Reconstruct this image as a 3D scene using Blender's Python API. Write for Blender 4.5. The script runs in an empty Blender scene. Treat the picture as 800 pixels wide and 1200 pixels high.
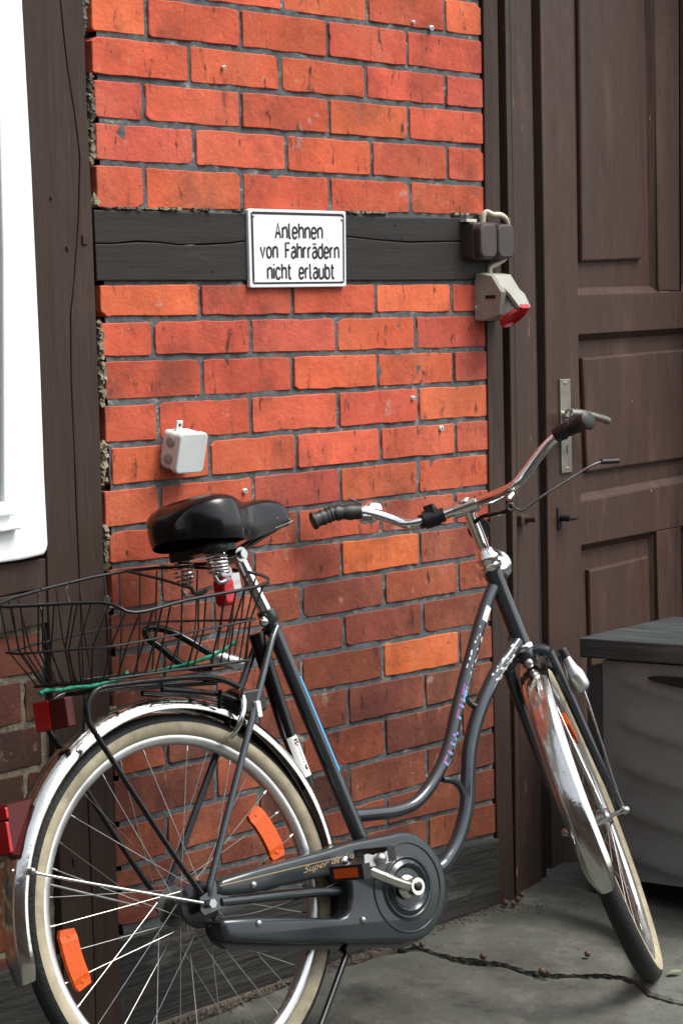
import bpy, math, random
from mathutils import Vector, Matrix
random.seed(7)
R_ = math.radians
sc = bpy.context.scene
col = sc.collection

# ------------------------------------------------------------------ camera
FPX, PITCH, ROLL, CAMZ = 2820.3, .0764, -.0224, 1.34
fw = Vector((0, math.cos(PITCH), -math.sin(PITCH))); rt = Vector((1, 0, 0)); up = rt.cross(fw)
c_, s_ = math.cos(ROLL), math.sin(ROLL)
CR = c_*rt + s_*up; CU = -s_*rt + c_*up
CAM = Vector((0, 0, CAMZ))
cd = bpy.data.cameras.new('camera'); cam = bpy.data.objects.new('camera', cd); col.objects.link(cam)
cam.matrix_world = Matrix(((CR.x, CU.x, -fw.x, CAM.x), (CR.y, CU.y, -fw.y, CAM.y), (CR.z, CU.z, -fw.z, CAM.z), (0, 0, 0, 1)))
cd.sensor_fit = 'VERTICAL'; cd.sensor_height = 24; cd.lens = FPX/1200*24
cd.clip_start = .05; cd.clip_end = 2000
sc.camera = cam

# ------------------------------------------------------------------ light
SUN_EL, SUN_AZ = 58, 98          # azimuth clockwise from +Y
w = bpy.data.worlds.new('World'); sc.world = w; w.use_nodes = True
nt = w.node_tree; bg = nt.nodes['Background']
sky = nt.nodes.new('ShaderNodeTexSky'); sky.sky_type = 'NISHITA'; sky.sun_disc = False
sky.sun_elevation = R_(SUN_EL); sky.sun_rotation = R_(SUN_AZ); sky.dust_density = 3
hs = nt.nodes.new('ShaderNodeHueSaturation'); hs.inputs['Saturation'].default_value = .35
nt.links.new(sky.outputs[0], hs.inputs['Color']); nt.links.new(hs.outputs[0], bg.inputs['Color'])
bg.inputs['Strength'].default_value = .15
sl = bpy.data.lights.new('sun', 'SUN'); sun = bpy.data.objects.new('sun', sl); col.objects.link(sun)
sl.energy = 1.7; sl.angle = R_(26); sl.color = (1, .96, .9)
sd = Vector((math.sin(R_(SUN_AZ))*math.cos(R_(SUN_EL)), math.cos(R_(SUN_AZ))*math.cos(R_(SUN_EL)), math.sin(R_(SUN_EL))))
sun.rotation_euler = sd.to_track_quat('Z', 'Y').to_euler()
sc.view_settings.view_transform = 'Standard'; sc.view_settings.look = 'None'
sc.view_settings.exposure = 0.95; sc.view_settings.gamma = 1
sc.cycles.max_bounces = 8

# ------------------------------------------------------------------ helpers
V = Vector
def ray(px, py):
    return CR*((px-400)/FPX) + CU*(-(py-600)/FPX) + fw
def frame(o, x, y):
    x = x.normalized(); z = x.cross(y).normalized(); y = z.cross(x)
    return Matrix(((x.x, y.x, z.x, o.x), (x.y, y.y, z.y, o.y), (x.z, y.z, z.z, o.z), (0, 0, 0, 1)))
def hit(M, px, py, out=0.0):
    """where the sight line of a photo pixel meets the plane y = -out of frame M"""
    I = M.inverted(); o = I @ CAM; d = I.to_3x3() @ ray(px, py)
    t = (-out-o.y)/d.y
    return o + d*t
def smooth(pts, n=6, closed=False):
    pts = [V(p) for p in pts]; N = len(pts); out = []
    rng = range(N if closed else N-1)
    for i in rng:
        if closed: p0, p1, p2, p3 = pts[i-1], pts[i], pts[(i+1) % N], pts[(i+2) % N]
        else: p0, p1, p2, p3 = pts[max(i-1, 0)], pts[i], pts[i+1], pts[min(i+2, N-1)]
        for k in range(n):
            t = k/n
            out.append(.5*((2*p1)+(-p0+p2)*t+(2*p0-5*p1+4*p2-p3)*t*t+(-p0+3*p1-3*p2+p3)*t**3))
    if not closed: out.append(pts[-1])
    return out
def inset(poly, b):
    n = len(poly); out = []
    A = sum(poly[i][0]*poly[(i+1) % n][1]-poly[(i+1) % n][0]*poly[i][1] for i in range(n))
    sg = 1 if A > 0 else -1
    for i in range(n):
        a, p, c = poly[i-1], poly[i], poly[(i+1) % n]
        e1 = V((p[0]-a[0], p[1]-a[1])); e2 = V((c[0]-p[0], c[1]-p[1]))
        if e1.length < 1e-9 or e2.length < 1e-9: out.append(p); continue
        e1.normalize(); e2.normalize()
        n1 = V((-e1.y, e1.x))*sg; n2 = V((-e2.y, e2.x))*sg
        m = n1+n2; L = m.length
        if L < 1e-6: out.append(p); continue
        m /= L; k = b/max(m.dot(n1), .35)
        out.append((p[0]+m.x*k, p[1]+m.y*k))
    return out
def rrect(x0, z0, x1, z1, r, n=4):
    out = []
    for cx, cz, a in ((x1-r, z1-r, 0), (x0+r, z1-r, 90), (x0+r, z0+r, 180), (x1-r, z0+r, 270)):
        for k in range(n+1):
            t = R_(a+90*k/n); out.append((cx+r*math.cos(t), cz+r*math.sin(t)))
    return out
class MB:
    def __init__(s): s.v = []; s.f = []; s.sm = []; s.mi = []
    def add(s, vs, fs, smooth=True, mi=0):
        b = len(s.v); s.v += [tuple(v) for v in vs]
        for f in fs: s.f.append(tuple(i+b for i in f)); s.sm.append(smooth); s.mi.append(mi)
        return s
    def tube(s, pts, r, n=10, closed=False, caps=True, sx=1.0, mi=0, upv=None):
        pts = [V(p) for p in pts]; N = len(pts)
        rs = r if isinstance(r, (list, tuple)) else [r]*N
        tg = []
        for i in range(N):
            a = pts[i-1] if (i > 0 or closed) else pts[i]; b = pts[(i+1) % N] if (i < N-1 or closed) else pts[i]
            t = b-a; tg.append(t.normalized() if t.length > 1e-9 else V((0, 0, 1)))
        u = upv.copy() if upv is not None else V((0, 0, 1)).cross(tg[0])
        if u.length < 1e-3: u = V((1, 0, 0)).cross(tg[0])
        u = (u-tg[0]*u.dot(tg[0])).normalized(); vs = []
        for i in range(N):
            u = u-tg[i]*u.dot(tg[i])
            u.normalize(); w_ = tg[i].cross(u)
            for k in range(n):
                a = 2*math.pi*k/n
                vs.append(pts[i]+(u*math.cos(a)*sx+w_*math.sin(a))*rs[i])
        fs = []
        for i in range(N if closed else N-1):
            j = (i+1) % N
            for k in range(n): fs.append((i*n+k, i*n+(k+1) % n, j*n+(k+1) % n, j*n+k))
        s.add(vs, fs, True, mi)
        if caps and not closed:
            b = len(s.v)-N*n
            s.f.append(tuple(b+k for k in range(n))[::-1]); s.sm.append(False); s.mi.append(mi)
            s.f.append(tuple(b+(N-1)*n+k for k in range(n))); s.sm.append(False); s.mi.append(mi)
        return s
    def prism(s, poly, yf, yb, bev=0, mi=0, smooth=False, rb=0):
        """polygon in x,z; front face at y=yf (toward the viewer), back at y=yb; bevelled front"""
        n = len(poly); sgn = 1 if yb > yf else -1
        A = sum(poly[i][0]*poly[(i+1) % n][1]-poly[(i+1) % n][0]*poly[i][1] for i in range(n))
        if A < 0: poly = poly[::-1]
        rings = []
        if bev:
            K_ = rb or 2
            for q_ in range(K_): t_ = math.pi/2*q_/K_; rings.append((inset(poly, bev*(1-math.sin(t_))), yf+sgn*bev*(1-math.cos(t_))))
            rings.append((poly, yf+sgn*bev))
        else: rings.append((poly, yf))
        rings.append((poly, yb)); vs = []
        for P, y in rings: vs += [(p[0], y, p[1]) for p in P]
        fs = [tuple(range(n)), tuple(range((len(rings)-1)*n, len(rings)*n))[::-1]]
        for r in range(len(rings)-1):
            for k in range(n): fs.append((r*n+k, (r+1)*n+k, (r+1)*n+(k+1) % n, r*n+(k+1) % n))
        return s.add(vs, fs, smooth, mi)
    def box(s, c, h, M=None, mi=0):
        c = V(c); vs = []
        for x in (-1, 1):
            for y in (-1, 1):
                for z in (-1, 1):
                    p = V((x*h[0], y*h[1], z*h[2]))
                    vs.append(c+(M @ p if M else p))
        return s.add(vs, [(0, 1, 3, 2), (4, 6, 7, 5), (0, 4, 5, 1), (2, 3, 7, 6), (0, 2, 6, 4), (1, 5, 7, 3)], False, mi)
    def lathe(s, prof, o, ax, n=24, mi=0, smooth=True):
        """prof: (radius, height along axis)"""
        o = V(o); ax = V(ax).normalized(); u = ax.orthogonal().normalized(); w_ = ax.cross(u); vs = []
        for r, h in prof:
            for k in range(n):
                a = 2*math.pi*k/n
                vs.append(o+ax*h+(u*math.cos(a)+w_*math.sin(a))*max(r, 1e-5))
        fs = []
        for i in range(len(prof)-1):
            for k in range(n): fs.append((i*n+k, i*n+(k+1) % n, (i+1)*n+(k+1) % n, (i+1)*n+k))
        fs.append(tuple(range(n))[::-1]); fs.append(tuple(range((len(prof)-1)*n, len(prof)*n)))
        return s.add(vs, fs, smooth, mi)
    def sweep(s, prof, arc, mi=0, closed=False, smooth=True):
        """prof: closed section [(radial, lateral)], arc: list of (angle, radius offset) about y axis through origin"""
        n = len(prof); vs = []
        for a, dr, sc_ in arc:
            for r, y in prof:
                rr = r+dr; vs.append((math.cos(a)*rr, y*sc_, math.sin(a)*rr))
        N = len(arc); fs = []
        for i in range(N if closed else N-1):
            j = (i+1) % N
            for k in range(n): fs.append((i*n+k, j*n+k, j*n+(k+1) % n, i*n+(k+1) % n))
        if not closed: fs.append(tuple(range(n))); fs.append(tuple(range((N-1)*n, N*n))[::-1])
        return s.add(vs, fs, smooth, mi)
    def xf(s, fn):
        s.v = [tuple(fn(V(v))) for v in s.v]; return s
    def mesh(s, name, mats):
        me = bpy.data.meshes.new(name); me.from_pydata(s.v, [], s.f)
        for m in (mats if isinstance(mats, (list, tuple)) else [mats]): me.materials.append(m)
        me.polygons.foreach_set('use_smooth', s.sm); me.polygons.foreach_set('material_index', s.mi)
        import bmesh
        bm = bmesh.new(); bm.from_mesh(me); bmesh.ops.recalc_face_normals(bm, faces=bm.faces); bm.to_mesh(me); bm.free()
        if any(s.sm):
            me.set_sharp_from_angle(angle=R_(50))
        me.update(); return me
    def build(s, name, mats, parent=None, label=None):
        o = bpy.data.objects.new(name, s.mesh(name, mats)); col.objects.link(o)
        if parent: o.parent = parent
        if label: o['label'] = label
        return o
def empty(name, M, parent=None):
    o = bpy.data.objects.new(name, None); col.objects.link(o); o.empty_display_size = .05
    if parent: o.parent = parent
    o.matrix_local = M
    return o
def tag(o, label, cat, group=None):
    o['label'] = label; o['category'] = cat
    if group: o['group'] = group
    return o

# ------------------------------------------------------------------ materials
def mat(name, base, rough=.6, metal=0.0, spec=.5, noise=None, bump=None, layers=(), coat=0, use_obj_color=False, scale_vec=None, coords='Object', trans=0, ior=1.45, rvar=0.0):
    """noise=(scale, amount): value variation; bump=(scale, strength, distance); layers=[(colour, scale, lo, hi, stretch, seed, rough)] patches"""
    m = bpy.data.materials.new(name); m.use_nodes = True; t = m.node_tree; N = t.nodes; L = t.links
    b = N['Principled BSDF']
    b.inputs['Roughness'].default_value = rough; b.inputs['Metallic'].default_value = metal
    b.inputs['Specular IOR Level'].default_value = spec; b.inputs['Coat Weight'].default_value = coat
    b.inputs['Transmission Weight'].default_value = trans; b.inputs['IOR'].default_value = ior
    tc = N.new('ShaderNodeTexCoord')
    if use_obj_color:
        oi = N.new('ShaderNodeObjectInfo'); c = oi.outputs['Color']
    else:
        rgb = N.new('ShaderNodeRGB'); rgb.outputs[0].default_value = (*base, 1); c = rgb.outputs[0]
    def coord(stretch=(1, 1, 1), seed=0):
        mp = N.new('ShaderNodeMapping'); L.new(tc.outputs[coords], mp.inputs['Vector'])
        mp.inputs['Scale'].default_value = stretch; mp.inputs['Location'].default_value = (seed*3.1, seed*1.7, seed*.9)
        return mp.outputs[0]
    def ntex(scale, stretch=(1, 1, 1), seed=0, detail=6, rg=.6):
        n = N.new('ShaderNodeTexNoise'); n.inputs['Scale'].default_value = scale; n.inputs['Detail'].default_value = detail
        n.inputs['Roughness'].default_value = rg
        L.new(coord(stretch, seed), n.inputs['Vector']); return n.outputs['Fac']
    if noise:
        sc_, amt = noise[:2]; st = noise[2] if len(noise) > 2 else (1, 1, 1)
        mr = N.new('ShaderNodeMapRange'); L.new(ntex(sc_, st, 5), mr.inputs['Value'])
        mr.inputs['From Min'].default_value = .25; mr.inputs['From Max'].default_value = .75
        mr.inputs['To Min'].default_value = 1-amt; mr.inputs['To Max'].default_value = 1+amt
        mx = N.new('ShaderNodeMix'); mx.data_type = 'RGBA'; mx.blend_type = 'MULTIPLY'; mx.inputs['Factor'].default_value = 1
        L.new(c, mx.inputs[6]); cb = N.new('ShaderNodeCombineColor')
        for k in range(3): L.new(mr.outputs[0], cb.inputs[k])
        L.new(cb.outputs[0], mx.inputs[7]); c = mx.outputs[2]
    for (lc, lscale, lo, hi, st, seed) in layers:
        mr = N.new('ShaderNodeMapRange'); L.new(ntex(lscale, st, seed, 5, .65), mr.inputs['Value'])
        mr.inputs['From Min'].default_value = lo; mr.inputs['From Max'].default_value = hi
        mx = N.new('ShaderNodeMix'); mx.data_type = 'RGBA'; L.new(mr.outputs[0], mx.inputs['Factor'])
        if len(lc) == 4:
            ml = N.new('ShaderNodeMath'); ml.operation = 'MULTIPLY'; ml.inputs[1].default_value = lc[3]
            L.new(mr.outputs[0], ml.inputs[0]); L.new(ml.outputs[0], mx.inputs['Factor'])
        L.new(c, mx.inputs[6]); mx.inputs[7].default_value = (*lc[:3], 1); c = mx.outputs[2]
    L.new(c, b.inputs['Base Color'])
    if rvar:
        mr = N.new('ShaderNodeMapRange'); L.new(ntex(18, (1, 1, 1), 9), mr.inputs['Value'])
        mr.inputs['From Min'].default_value = .3; mr.inputs['From Max'].default_value = .7
        mr.inputs['To Min'].default_value = max(rough-rvar, .03); mr.inputs['To Max'].default_value = rough+rvar
        L.new(mr.outputs[0], b.inputs['Roughness'])
    if bump:
        h = None
        for bb in (bump if isinstance(bump, list) else [bump]):
            st = bb[3] if len(bb) > 3 else (1, 1, 1)
            bn = N.new('ShaderNodeBump'); bn.inputs['Strength'].default_value = bb[1]; bn.inputs['Distance'].default_value = bb[2]
            L.new(ntex(bb[0], st, 2, 8), bn.inputs['Height'])
            if h: L.new(h, bn.inputs['Normal'])
            h = bn.outputs[0]
        L.new(h, b.inputs['Normal'])
    return m
M = {}
M['brick'] = mat('fired clay brick', (0, 0, 0), .85, spec=.3, use_obj_color=True, noise=(8, .30),
    layers=[((.62, .22, .11, .40), 5, .50, .75, (1, 1, .8), 3), ((.03, .02, .018, .7), 9, .68, .76, (1.4, 1, .8), 41), ((.34, .33, .31, .6), 12, .66, .74, (1, 1, 1), 43), ((.60, .34, .25, .30), 44, .62, .74, (1, 1, .8), 13), ((.10, .034, .026, .65), 5.5, .51, .70, (1, 1, .9), 1),
            ((.030, .020, .018, .85), 26, .62, .69, (1.6, 1, .6), 7), ((.66, .56, .48, .75), 80, .70, .75, (1, 1, 1), 4),
            ((.09, .030, .024, .55), 13, .60, .72, (2.6, 1, .5), 11), ((.05, .022, .020, .8), 30, .67, .70, (6, 1, .25), 31), ((.02, .015, .015, .9), 120, .655, .69, (1, 1, 1), 21)],
    bump=[(28, .55, .006), (90, .5, .003), (260, .4, .0012)])
M['mortar'] = mat('dark grey mortar', (.082, .094, .097), .9, noise=(22, .45), layers=[((.34, .35, .32, .75), 26, .58, .70, (1, 1, 1.6), 2), ((.22, .10, .07, .6), 18, .60, .72, (1, 1, 1), 12), ((.02, .02, .02, .8), 40, .62, .70, (1, 1, 1), 15)],
    bump=[(60, .7, .006), (300, .5, .0015)])
M['mortar_light'] = mat('pale lime mortar', (.11, .10, .078), .9, noise=(30, .35), layers=[((.36, .31, .20, .7), 14, .42, .60, (1, 1, .4), 2)],
    bump=[(50, .9, .008), (300, .5, .0015)])
def woodmat(name, c, rough=.6, amt=.20, fl=((.35, .33, .31, .8), 60, .745, .78, (1, 1, .35), 4)):
    return mat(name, c, rough, noise=(6, amt, (6, 6, .5)), spec=.22,
        layers=[((c[0]*.35, c[1]*.35, c[2]*.4, .7), 9, .60, .74, (4, 4, .35), 1), fl, ((c[0]*2.1, c[1]*2.1, c[2]*2.2, .5), 3.2, .54, .72, (2, 2, .6), 15), ((c[0]*2.6, c[1]*2.5, c[2]*2.5, .7), 26, .66, .72, (5, 5, .22), 19)],
        bump=[(14, .7, .004, (7, 7, .35)), (3, .4, .012, (2, 2, .6)), (120, .25, .0008, (2, 2, .3))], rvar=.1)
M['timber'] = woodmat('dark brown painted timber', (.042, .027, .021))
M['beam'] = mat('weathered black brown beam', (.020, .0175, .0145), .6, noise=(6, .2, (.6, 6, 6)), spec=.35,
    layers=[((.10, .095, .085, .6), 12, .64, .76, (.4, 3, 3), 6), ((.012, .011, .011, .8), 9, .6, .7, (.25, 5, 7), 1)],
    bump=[(12, .3, .004, (.30, 5, 5)), (120, .3, .0008, (.3, 2, 2))])
M['door'] = woodmat('brown painted door', (.055, .032, .024), .5, .16, ((.40, .34, .28, .9), 30, .715, .73, (1, 1, .6), 4))
M['jamb'] = woodmat('worn brown door frame', (.050, .031, .024), .55, .14, ((.42, .24, .14, .9), 34, .675, .70, (2.5, 2.5, .30), 14))
M['jamb_dark'] = woodmat('dark rebate timber', (.018, .017, .015), .6)
M['plinth'] = mat('old dark sill timber', (.026, .025, .023), .75, noise=(10, .3, (.5, 3, 3)),
    layers=[((.14, .14, .13, .6), 11, .60, .72, (.5, 2, 1.6), 8)], bump=[(18, .8, .008, (.4, 4, 4)), (90, .5, .002)])
M['white_paint'] = mat('white gloss window paint', (.80, .83, .82), .4, noise=(20, .03), layers=[((.30, .30, .27, .6), 30, .74, .78, (1, 1, .4), 3)], bump=(40, .25, .002))
M['glass_dark'] = mat('dark window glass', (.02, .022, .024), .06, 0, .8)
M['plaster'] = mat('grey brown plaster', (.20, .17, .14), .9, noise=(3, .2))
M['yard_brick'] = mat('dark yard brick', (.13, .075, .055), .9, noise=(8, .35))
M['yard_brick2'] = mat('brown yard brick', (.12, .080, .060), .9, noise=(8, .35))
M['glass'] = mat('window glass', (.35, .40, .38), .05, 0, .8)  # pale green reflection painted into the pane's base colour
M['slab'] = mat('grey paving concrete', (.078, .082, .069), .8, noise=(3.5, .45), layers=[((.17, .17, .15, .5), 9, .52, .70, (1, 1, 1), 17), ((.045, .040, .033, .6), 14, .55, .68, (1, 1, 1), 18), ((.030, .030, .028, .7), 6, .56, .72, (1, 1, 1), 2), ((.26, .25, .21, .6), 70, .64, .72, (1, 1, 1), 6), ((.025, .022, .018, .8), 45, .64, .70, (1, 1, 1), 26), ((.02, .018, .016, .8), 90, .70, .74, (1, 1, 1), 9)],
    bump=[(6, .6, .02), (40, .4, .006), (150, .6, .002)])
M['dirt'] = mat('dark soil in the joints', (.030, .026, .021), .95, noise=(60, .5), bump=[(80, 1, .01)])
M['kerb'] = mat('brownish edging stone', (.10, .082, .062), .9, noise=(40, .4), bump=[(60, 1, .006)])
M['frame_paint'] = mat('anthracite frame paint', (.060, .069, .074), .12, .55, .8, noise=(12, .1), rvar=.04, layers=[((.09, .09, .09, .5), 90, .72, .76, (1, 1, 1), 3)])
M['black_paint'] = mat('black tubing paint', (.007, .007, .0075), .25, 0, .4, layers=[((.10, .09, .08, .5), 70, .70, .75, (1, 1, 1), 3)])
M['chrome'] = mat('chrome plate', (.80, .80, .78), .10, 1, noise=(30, .10), rvar=.05, layers=[((.16, .12, .08, .6), 45, .70, .78, (1, 1, 1), 6)])
M['hub_dark'] = mat('grimy hub shell', (.10, .10, .095), .45, .7, noise=(40, .4))
M['steel'] = mat('dull galvanised steel', (.46, .47, .46), .36, 1, noise=(40, .2), layers=[((.15, .10, .07, .7), 50, .62, .72, (1, 1, 1), 6)])
M['spoke'] = mat('stainless spoke wire', (.36, .36, .34), .34, 1, noise=(20, .3))
M['old_chrome'] = mat('pitted old chrome', (.62, .62, .58), .12, 1, noise=(20, .16), rvar=.06, layers=[((.14, .11, .08, .7), 55, .66, .74, (1, 1, 1), 6)], bump=[(9, .22, .004, (1, 4, 1)), (34, .22, .0020), (90, .12, .0012)])
M['alu'] = mat('brushed aluminium rim', (.72, .73, .72), .32, .9, noise=(25, .12), rvar=.08)
M['tyre'] = mat('black tyre rubber', (.014, .0145, .015), .7, noise=(40, .3), bump=[(160, .9, .003)])
M['cream'] = mat('aged cream tyre wall', (.37, .325, .225), .75, noise=(30, .25), layers=[((.20, .15, .09, .7), 24, .55, .72, (1, 1, 1), 3)], bump=(120, .3, .001))
M['leather'] = mat('black vinyl', (.004, .004, .0044), .19, 0, .45, bump=[(220, .2, .0008), (12, .2, .003)], rvar=.06)
M['rubber'] = mat('black grip rubber', (.011, .011, .012), .45, 0, .5, bump=(160, .3, .001))
M['orange'] = mat('orange reflector plastic', (.62, .085, .006), .35, 0, .5, noise=(300, .35))
M['red'] = mat('red reflector plastic', (.42, .008, .010), .2, 0, .5, coat=.1, noise=(260, .3))
M['red_dark'] = mat('dark red lens', (.07, .007, .007), .3, 0, .35, noise=(260, .3))
M['clear'] = mat('clear grey plastic', (.45, .45, .46), .12, 0, .6, coat=.6)
M['wire'] = mat('black coated wire', (.010, .011, .011), .35, 0, .5)
M['case'] = mat('chain case plastic', (.026, .033, .036), .22, .1, .5, coat=.1, noise=(8, .12), rvar=.05, bump=(6, .15, .006))
M['gold'] = mat('gold lettering', (.36, .25, .12), .5)
M['sticker'] = mat('white label', (.78, .78, .76), .4)
M['black_print'] = mat('black print', (.012, .013, .016), .4)
M['sign'] = mat('white enamel sign', (.80, .82, .83), .3, noise=(20, .02))
M['blue'] = mat('light blue stripe', (.05, .38, .80), .35)
M['magenta'] = mat('magenta print', (.40, .06, .30), .35)
M['cyan'] = mat('cyan print', (.12, .38, .58), .35)
M['green'] = mat('green plastic cord', (.010, .20, .115), .4, noise=(80, .5))
M['socket_brown'] = mat('dark brown bakelite', (.050, .040, .037), .38, 0, .5, noise=(20, .15), bump=(60, .15, .002))
M['grey_plastic'] = mat('dirty grey plastic', (.30, .31, .26), .5, noise=(14, .22), layers=[((.12, .11, .09, .6), 12, .56, .72, (1, 1, 1), 3)], bump=(60, .2, .002))
M['box_white'] = mat('dirty white plastic', (.66, .70, .68), .45, noise=(20, .08), layers=[((.30, .29, .26, .6), 25, .62, .74, (1, 1, 1), 3)], bump=(30, .2, .002))
M['cable'] = mat('cream cable sheath', (.60, .55, .42), .5, noise=(40, .15))
M['bin_face'] = mat('grey storage front plastic', (.20, .208, .20), .5, 0, .4, noise=(5, .15), bump=(150, .2, .001))
M['bin'] = mat('anthracite storage plastic', (.052, .056, .054), .5, 0, .4, noise=(9, .12), bump=(150, .2, .001))
M['bin_lid'] = mat('streaky dark lid plastic', (.042, .050, .051), .40, 0, .45, noise=(9, .5, (.5, 7, 5)), layers=[((.17, .19, .19, .6), 10, .52, .70, (.4, 8, 8), 2)], bump=(150, .2, .001))
M['nut'] = mat('brown nut shell', (.11, .060, .040), .6, noise=(120, .4))
M['leaf'] = mat('pale green leaf', (.20, .23, .13), .5, noise=(60, .3))
M['brass'] = mat('worn satin nickel', (.40, .39, .33), .34, .85, noise=(60, .2), rvar=.1)

# ------------------------------------------------------------------ ground
GA, GB, GC = -.0770, .0727, -1.6615+CAMZ
def ground_at(px, py, h=0.0):
    r = ray(px, py); t = (GC+h-CAM.z+GA*0+GB*0)/(r.z-GA*r.x-GB*r.y)
    return CAM + r*t
def gz(x, y): return GA*x+GB*y+GC
mb = MB(); n = 24; S = 60
# ground sheet: follows the sloping yard near the house, level far away
def gh(x, y):
    k = max(0, 1-max(abs(x)/14, abs(y-4)/14)); return (gz(x, y)+.0)*k + (0)*(1-k) - .03
vs = []; xs = [-900, -200, -60, -20, -10, -6, -3, -1, 1, 3, 6, 10, 20, 60, 200, 900]
for y in xs:
    for x in xs: vs.append((x, y+4, gh(x, y+4)))
q = len(xs)
mb.add(vs, [(j*q+i, j*q+i+1, (j+1)*q+i+1, (j+1)*q+i) for j in range(q-1) for i in range(q-1)], True)
ground = mb.build('ground', M['dirt']); ground['kind'] = 'structure'
crack = [(472, 1112), (485, 1108), (510, 1117), (527, 1121), (560, 1125), (590, 1129), (618, 1138), (642, 1142), (700, 1141.5), (726, 1143), (745, 1150), (760, 1164), (777, 1169), (800, 1174), (900, 1188), (1100, 1215)]
def slab(pts, h, th=.05):
    P = [ground_at(x, y, h) for x, y in pts]; mb = MB(); n = len(P)
    c = sum(P, V())/n
    ins = [p+(c-p).normalized()*.006+V((0, 0, 0)) for p in P]
    vs = ins+[p-V((0, 0, .005)) for p in P]+[p-V((0, 0, th)) for p in P]
    fs = [tuple(range(n))]+[(k, n+k, n+(k+1) % n, (k+1) % n) for k in range(n)]+[(n+k, 2*n+k, 2*n+(k+1) % n, n+(k+1) % n) for k in range(n)]
    return mb.add(vs, fs, False).build('paving_slab', M['slab'], ground)
def dens(pts, amp=1.2, step=14):
    out = []
    for i in range(len(pts)-1):
        a, b = pts[i], pts[i+1]; L = math.hypot(b[0]-a[0], b[1]-a[1]); k = max(1, int(L/step))
        for j in range(k):
            t = j/k; out.append((a[0]+(b[0]-a[0])*t, a[1]+(b[1]-a[1])*t+(random.uniform(-amp, amp) if j else 0)))
    out.append(pts[-1]); return out
slab(dens([(x, y-.6) for x, y in crack], 1.3, 5)+[(1100, 1010), (455, 1010), (400, 1075), (440, 1098)], .001)
slab([(x, y+3.2+random.uniform(0, 1.6)+3.5*max(0, math.sin(x*.023+1.1))*abs(math.sin(x*.043))) for x, y in dens(crack, .3, 4)][::-1]+dens([(462, 1117), (380, 1137), (200, 1210)])+[(-120, 1335), (-900, 2300), (1500, 2300), (1400, 1260)], -.004)
mb = MB()
P = [ground_at(x, y, -.002) for x, y in dens([(-100, 1318), (200, 1203), (300, 1163), (410, 1127), (470, 1109)], .8)+dens([(466, 1100), (405, 1119), (300, 1153), (200, 1192), (-100, 1303)], 1.5)]
n = len(P)
mb.add(P+[p-V((0, 0, .05)) for p in P], [tuple(range(n))]+[(k, n+k, n+(k+1) % n, (k+1) % n) for k in range(n)], False)
mb.build('edging_stone', M['kerb'], ground)
# dirt crumbs along the wall foot and in the crack
mb = MB()
def crumb(mb, p, r):
    vs = [p+V((random.uniform(.6, 1.2)*dx, random.uniform(.6, 1.2)*dy, random.uniform(.5, 1)*dz))*r for dx, dy, dz in ((1, 0, 0), (-1, 0, 0), (0, 1, 0), (0, -1, 0), (0, 0, 1), (0, 0, -.4))]
    mb.add(vs, [(0, 2, 4), (2, 1, 4), (1, 3, 4), (3, 0, 4), (2, 0, 5), (1, 2, 5), (3, 1, 5), (0, 3, 5)], False)
for i in range(900):
    t = random.random(); x = 195+t*400; y = 1195-(t**1)*146+abs(random.gauss(0, 5))+4
    crumb(mb, ground_at(x, y, .002), random.uniform(.0015, .005))
for i in range(60):
    k = random.randint(0, 13); a, b = crack[k], crack[k+1]; t = random.random()
    crumb(mb, ground_at(a[0]+(b[0]-a[0])*t, a[1]+(b[1]-a[1])*t+random.gauss(1, 1.5), -.004), random.uniform(.001, .004))
for i in range(700):
    crumb(mb, ground_at(random.uniform(380, 830), 1200-abs(random.gauss(0, 70)), .001), random.uniform(.0005, .0024))
for i in range(260):
    crumb(mb, ground_at(random.gauss(622, 22), random.gauss(1064, 7), .002), random.uniform(.0008, .003))
o = mb.build('dirt_crumbs', M['kerb']); o['kind'] = 'stuff'

# ------------------------------------------------------------------ house
YW = .8679
dw = V((math.cos(YW), math.sin(YW), 0)); nw = V((-dw.y, dw.x, 0))
WF = frame(V((0, 4.9325, CAMZ)), dw, nw)            # wall frame at camera height
HB = frame(V((0, 4.9325, 0)), dw, nw)
house = empty('timber_framed_house', HB)
tag(house, 'half-timbered house front of red brick with dark brown posts, beam, white window and panelled door', 'house')
def W(px, py, out=0.0):
    p = hit(HB, px, py, out); return (p.x, p.z)
GZ = -.06                                            # a little under the ground at the wall foot
# bed joints: pixel line left and right
J = [((230.6, 1.6), (564, 45.3)), ((105.6, 38.1), (564, 89.7)), ((108.75, 89), (564, 129.7)), ((112, 140.6), (564, 172)), ((113.4, 190), (564, 215.6)), ((110, 243.5), (565, 252))]
K = [((115, 329.4), (555, 329.4)), ((121, 374.7), (555, 367.5)), ((124, 421), (569, 409)), ((126, 472.5), (570, 448)), ((130.6, 522), (569.6, 490.4)), ((130.6, 572), (571, 530)),
     ((130.6, 621), (571, 571)), ((330, 640.6), (571, 612)), ((330, 687.8), (565, 652)), ((330, 732), (565, 691)), ((330, 774), (578, 730)), ((360, 813), (580, 772)), ((380.6, 857), (581, 811)),
     ((394, 902), (581, 854)), ((414, 943), (581, 897)), ((453.5, 969), (581, 938)), ((508.6, 996), (582, 979))]
def line(pp):
    a, b = W(*pp[0]), W(*pp[1]); k = (b[1]-a[1])/(b[0]-a[0])
    if abs(k) > .025: k = math.copysign(.025, k)
    m = ((a[0]+b[0])/2, (a[1]+b[1])/2)
    return lambda s: m[1]+k*(s-m[0])
JL = [line(p) for p in J]; KL = [line(p) for p in K]
SR = .508                                             # right end of the brickwork
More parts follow.
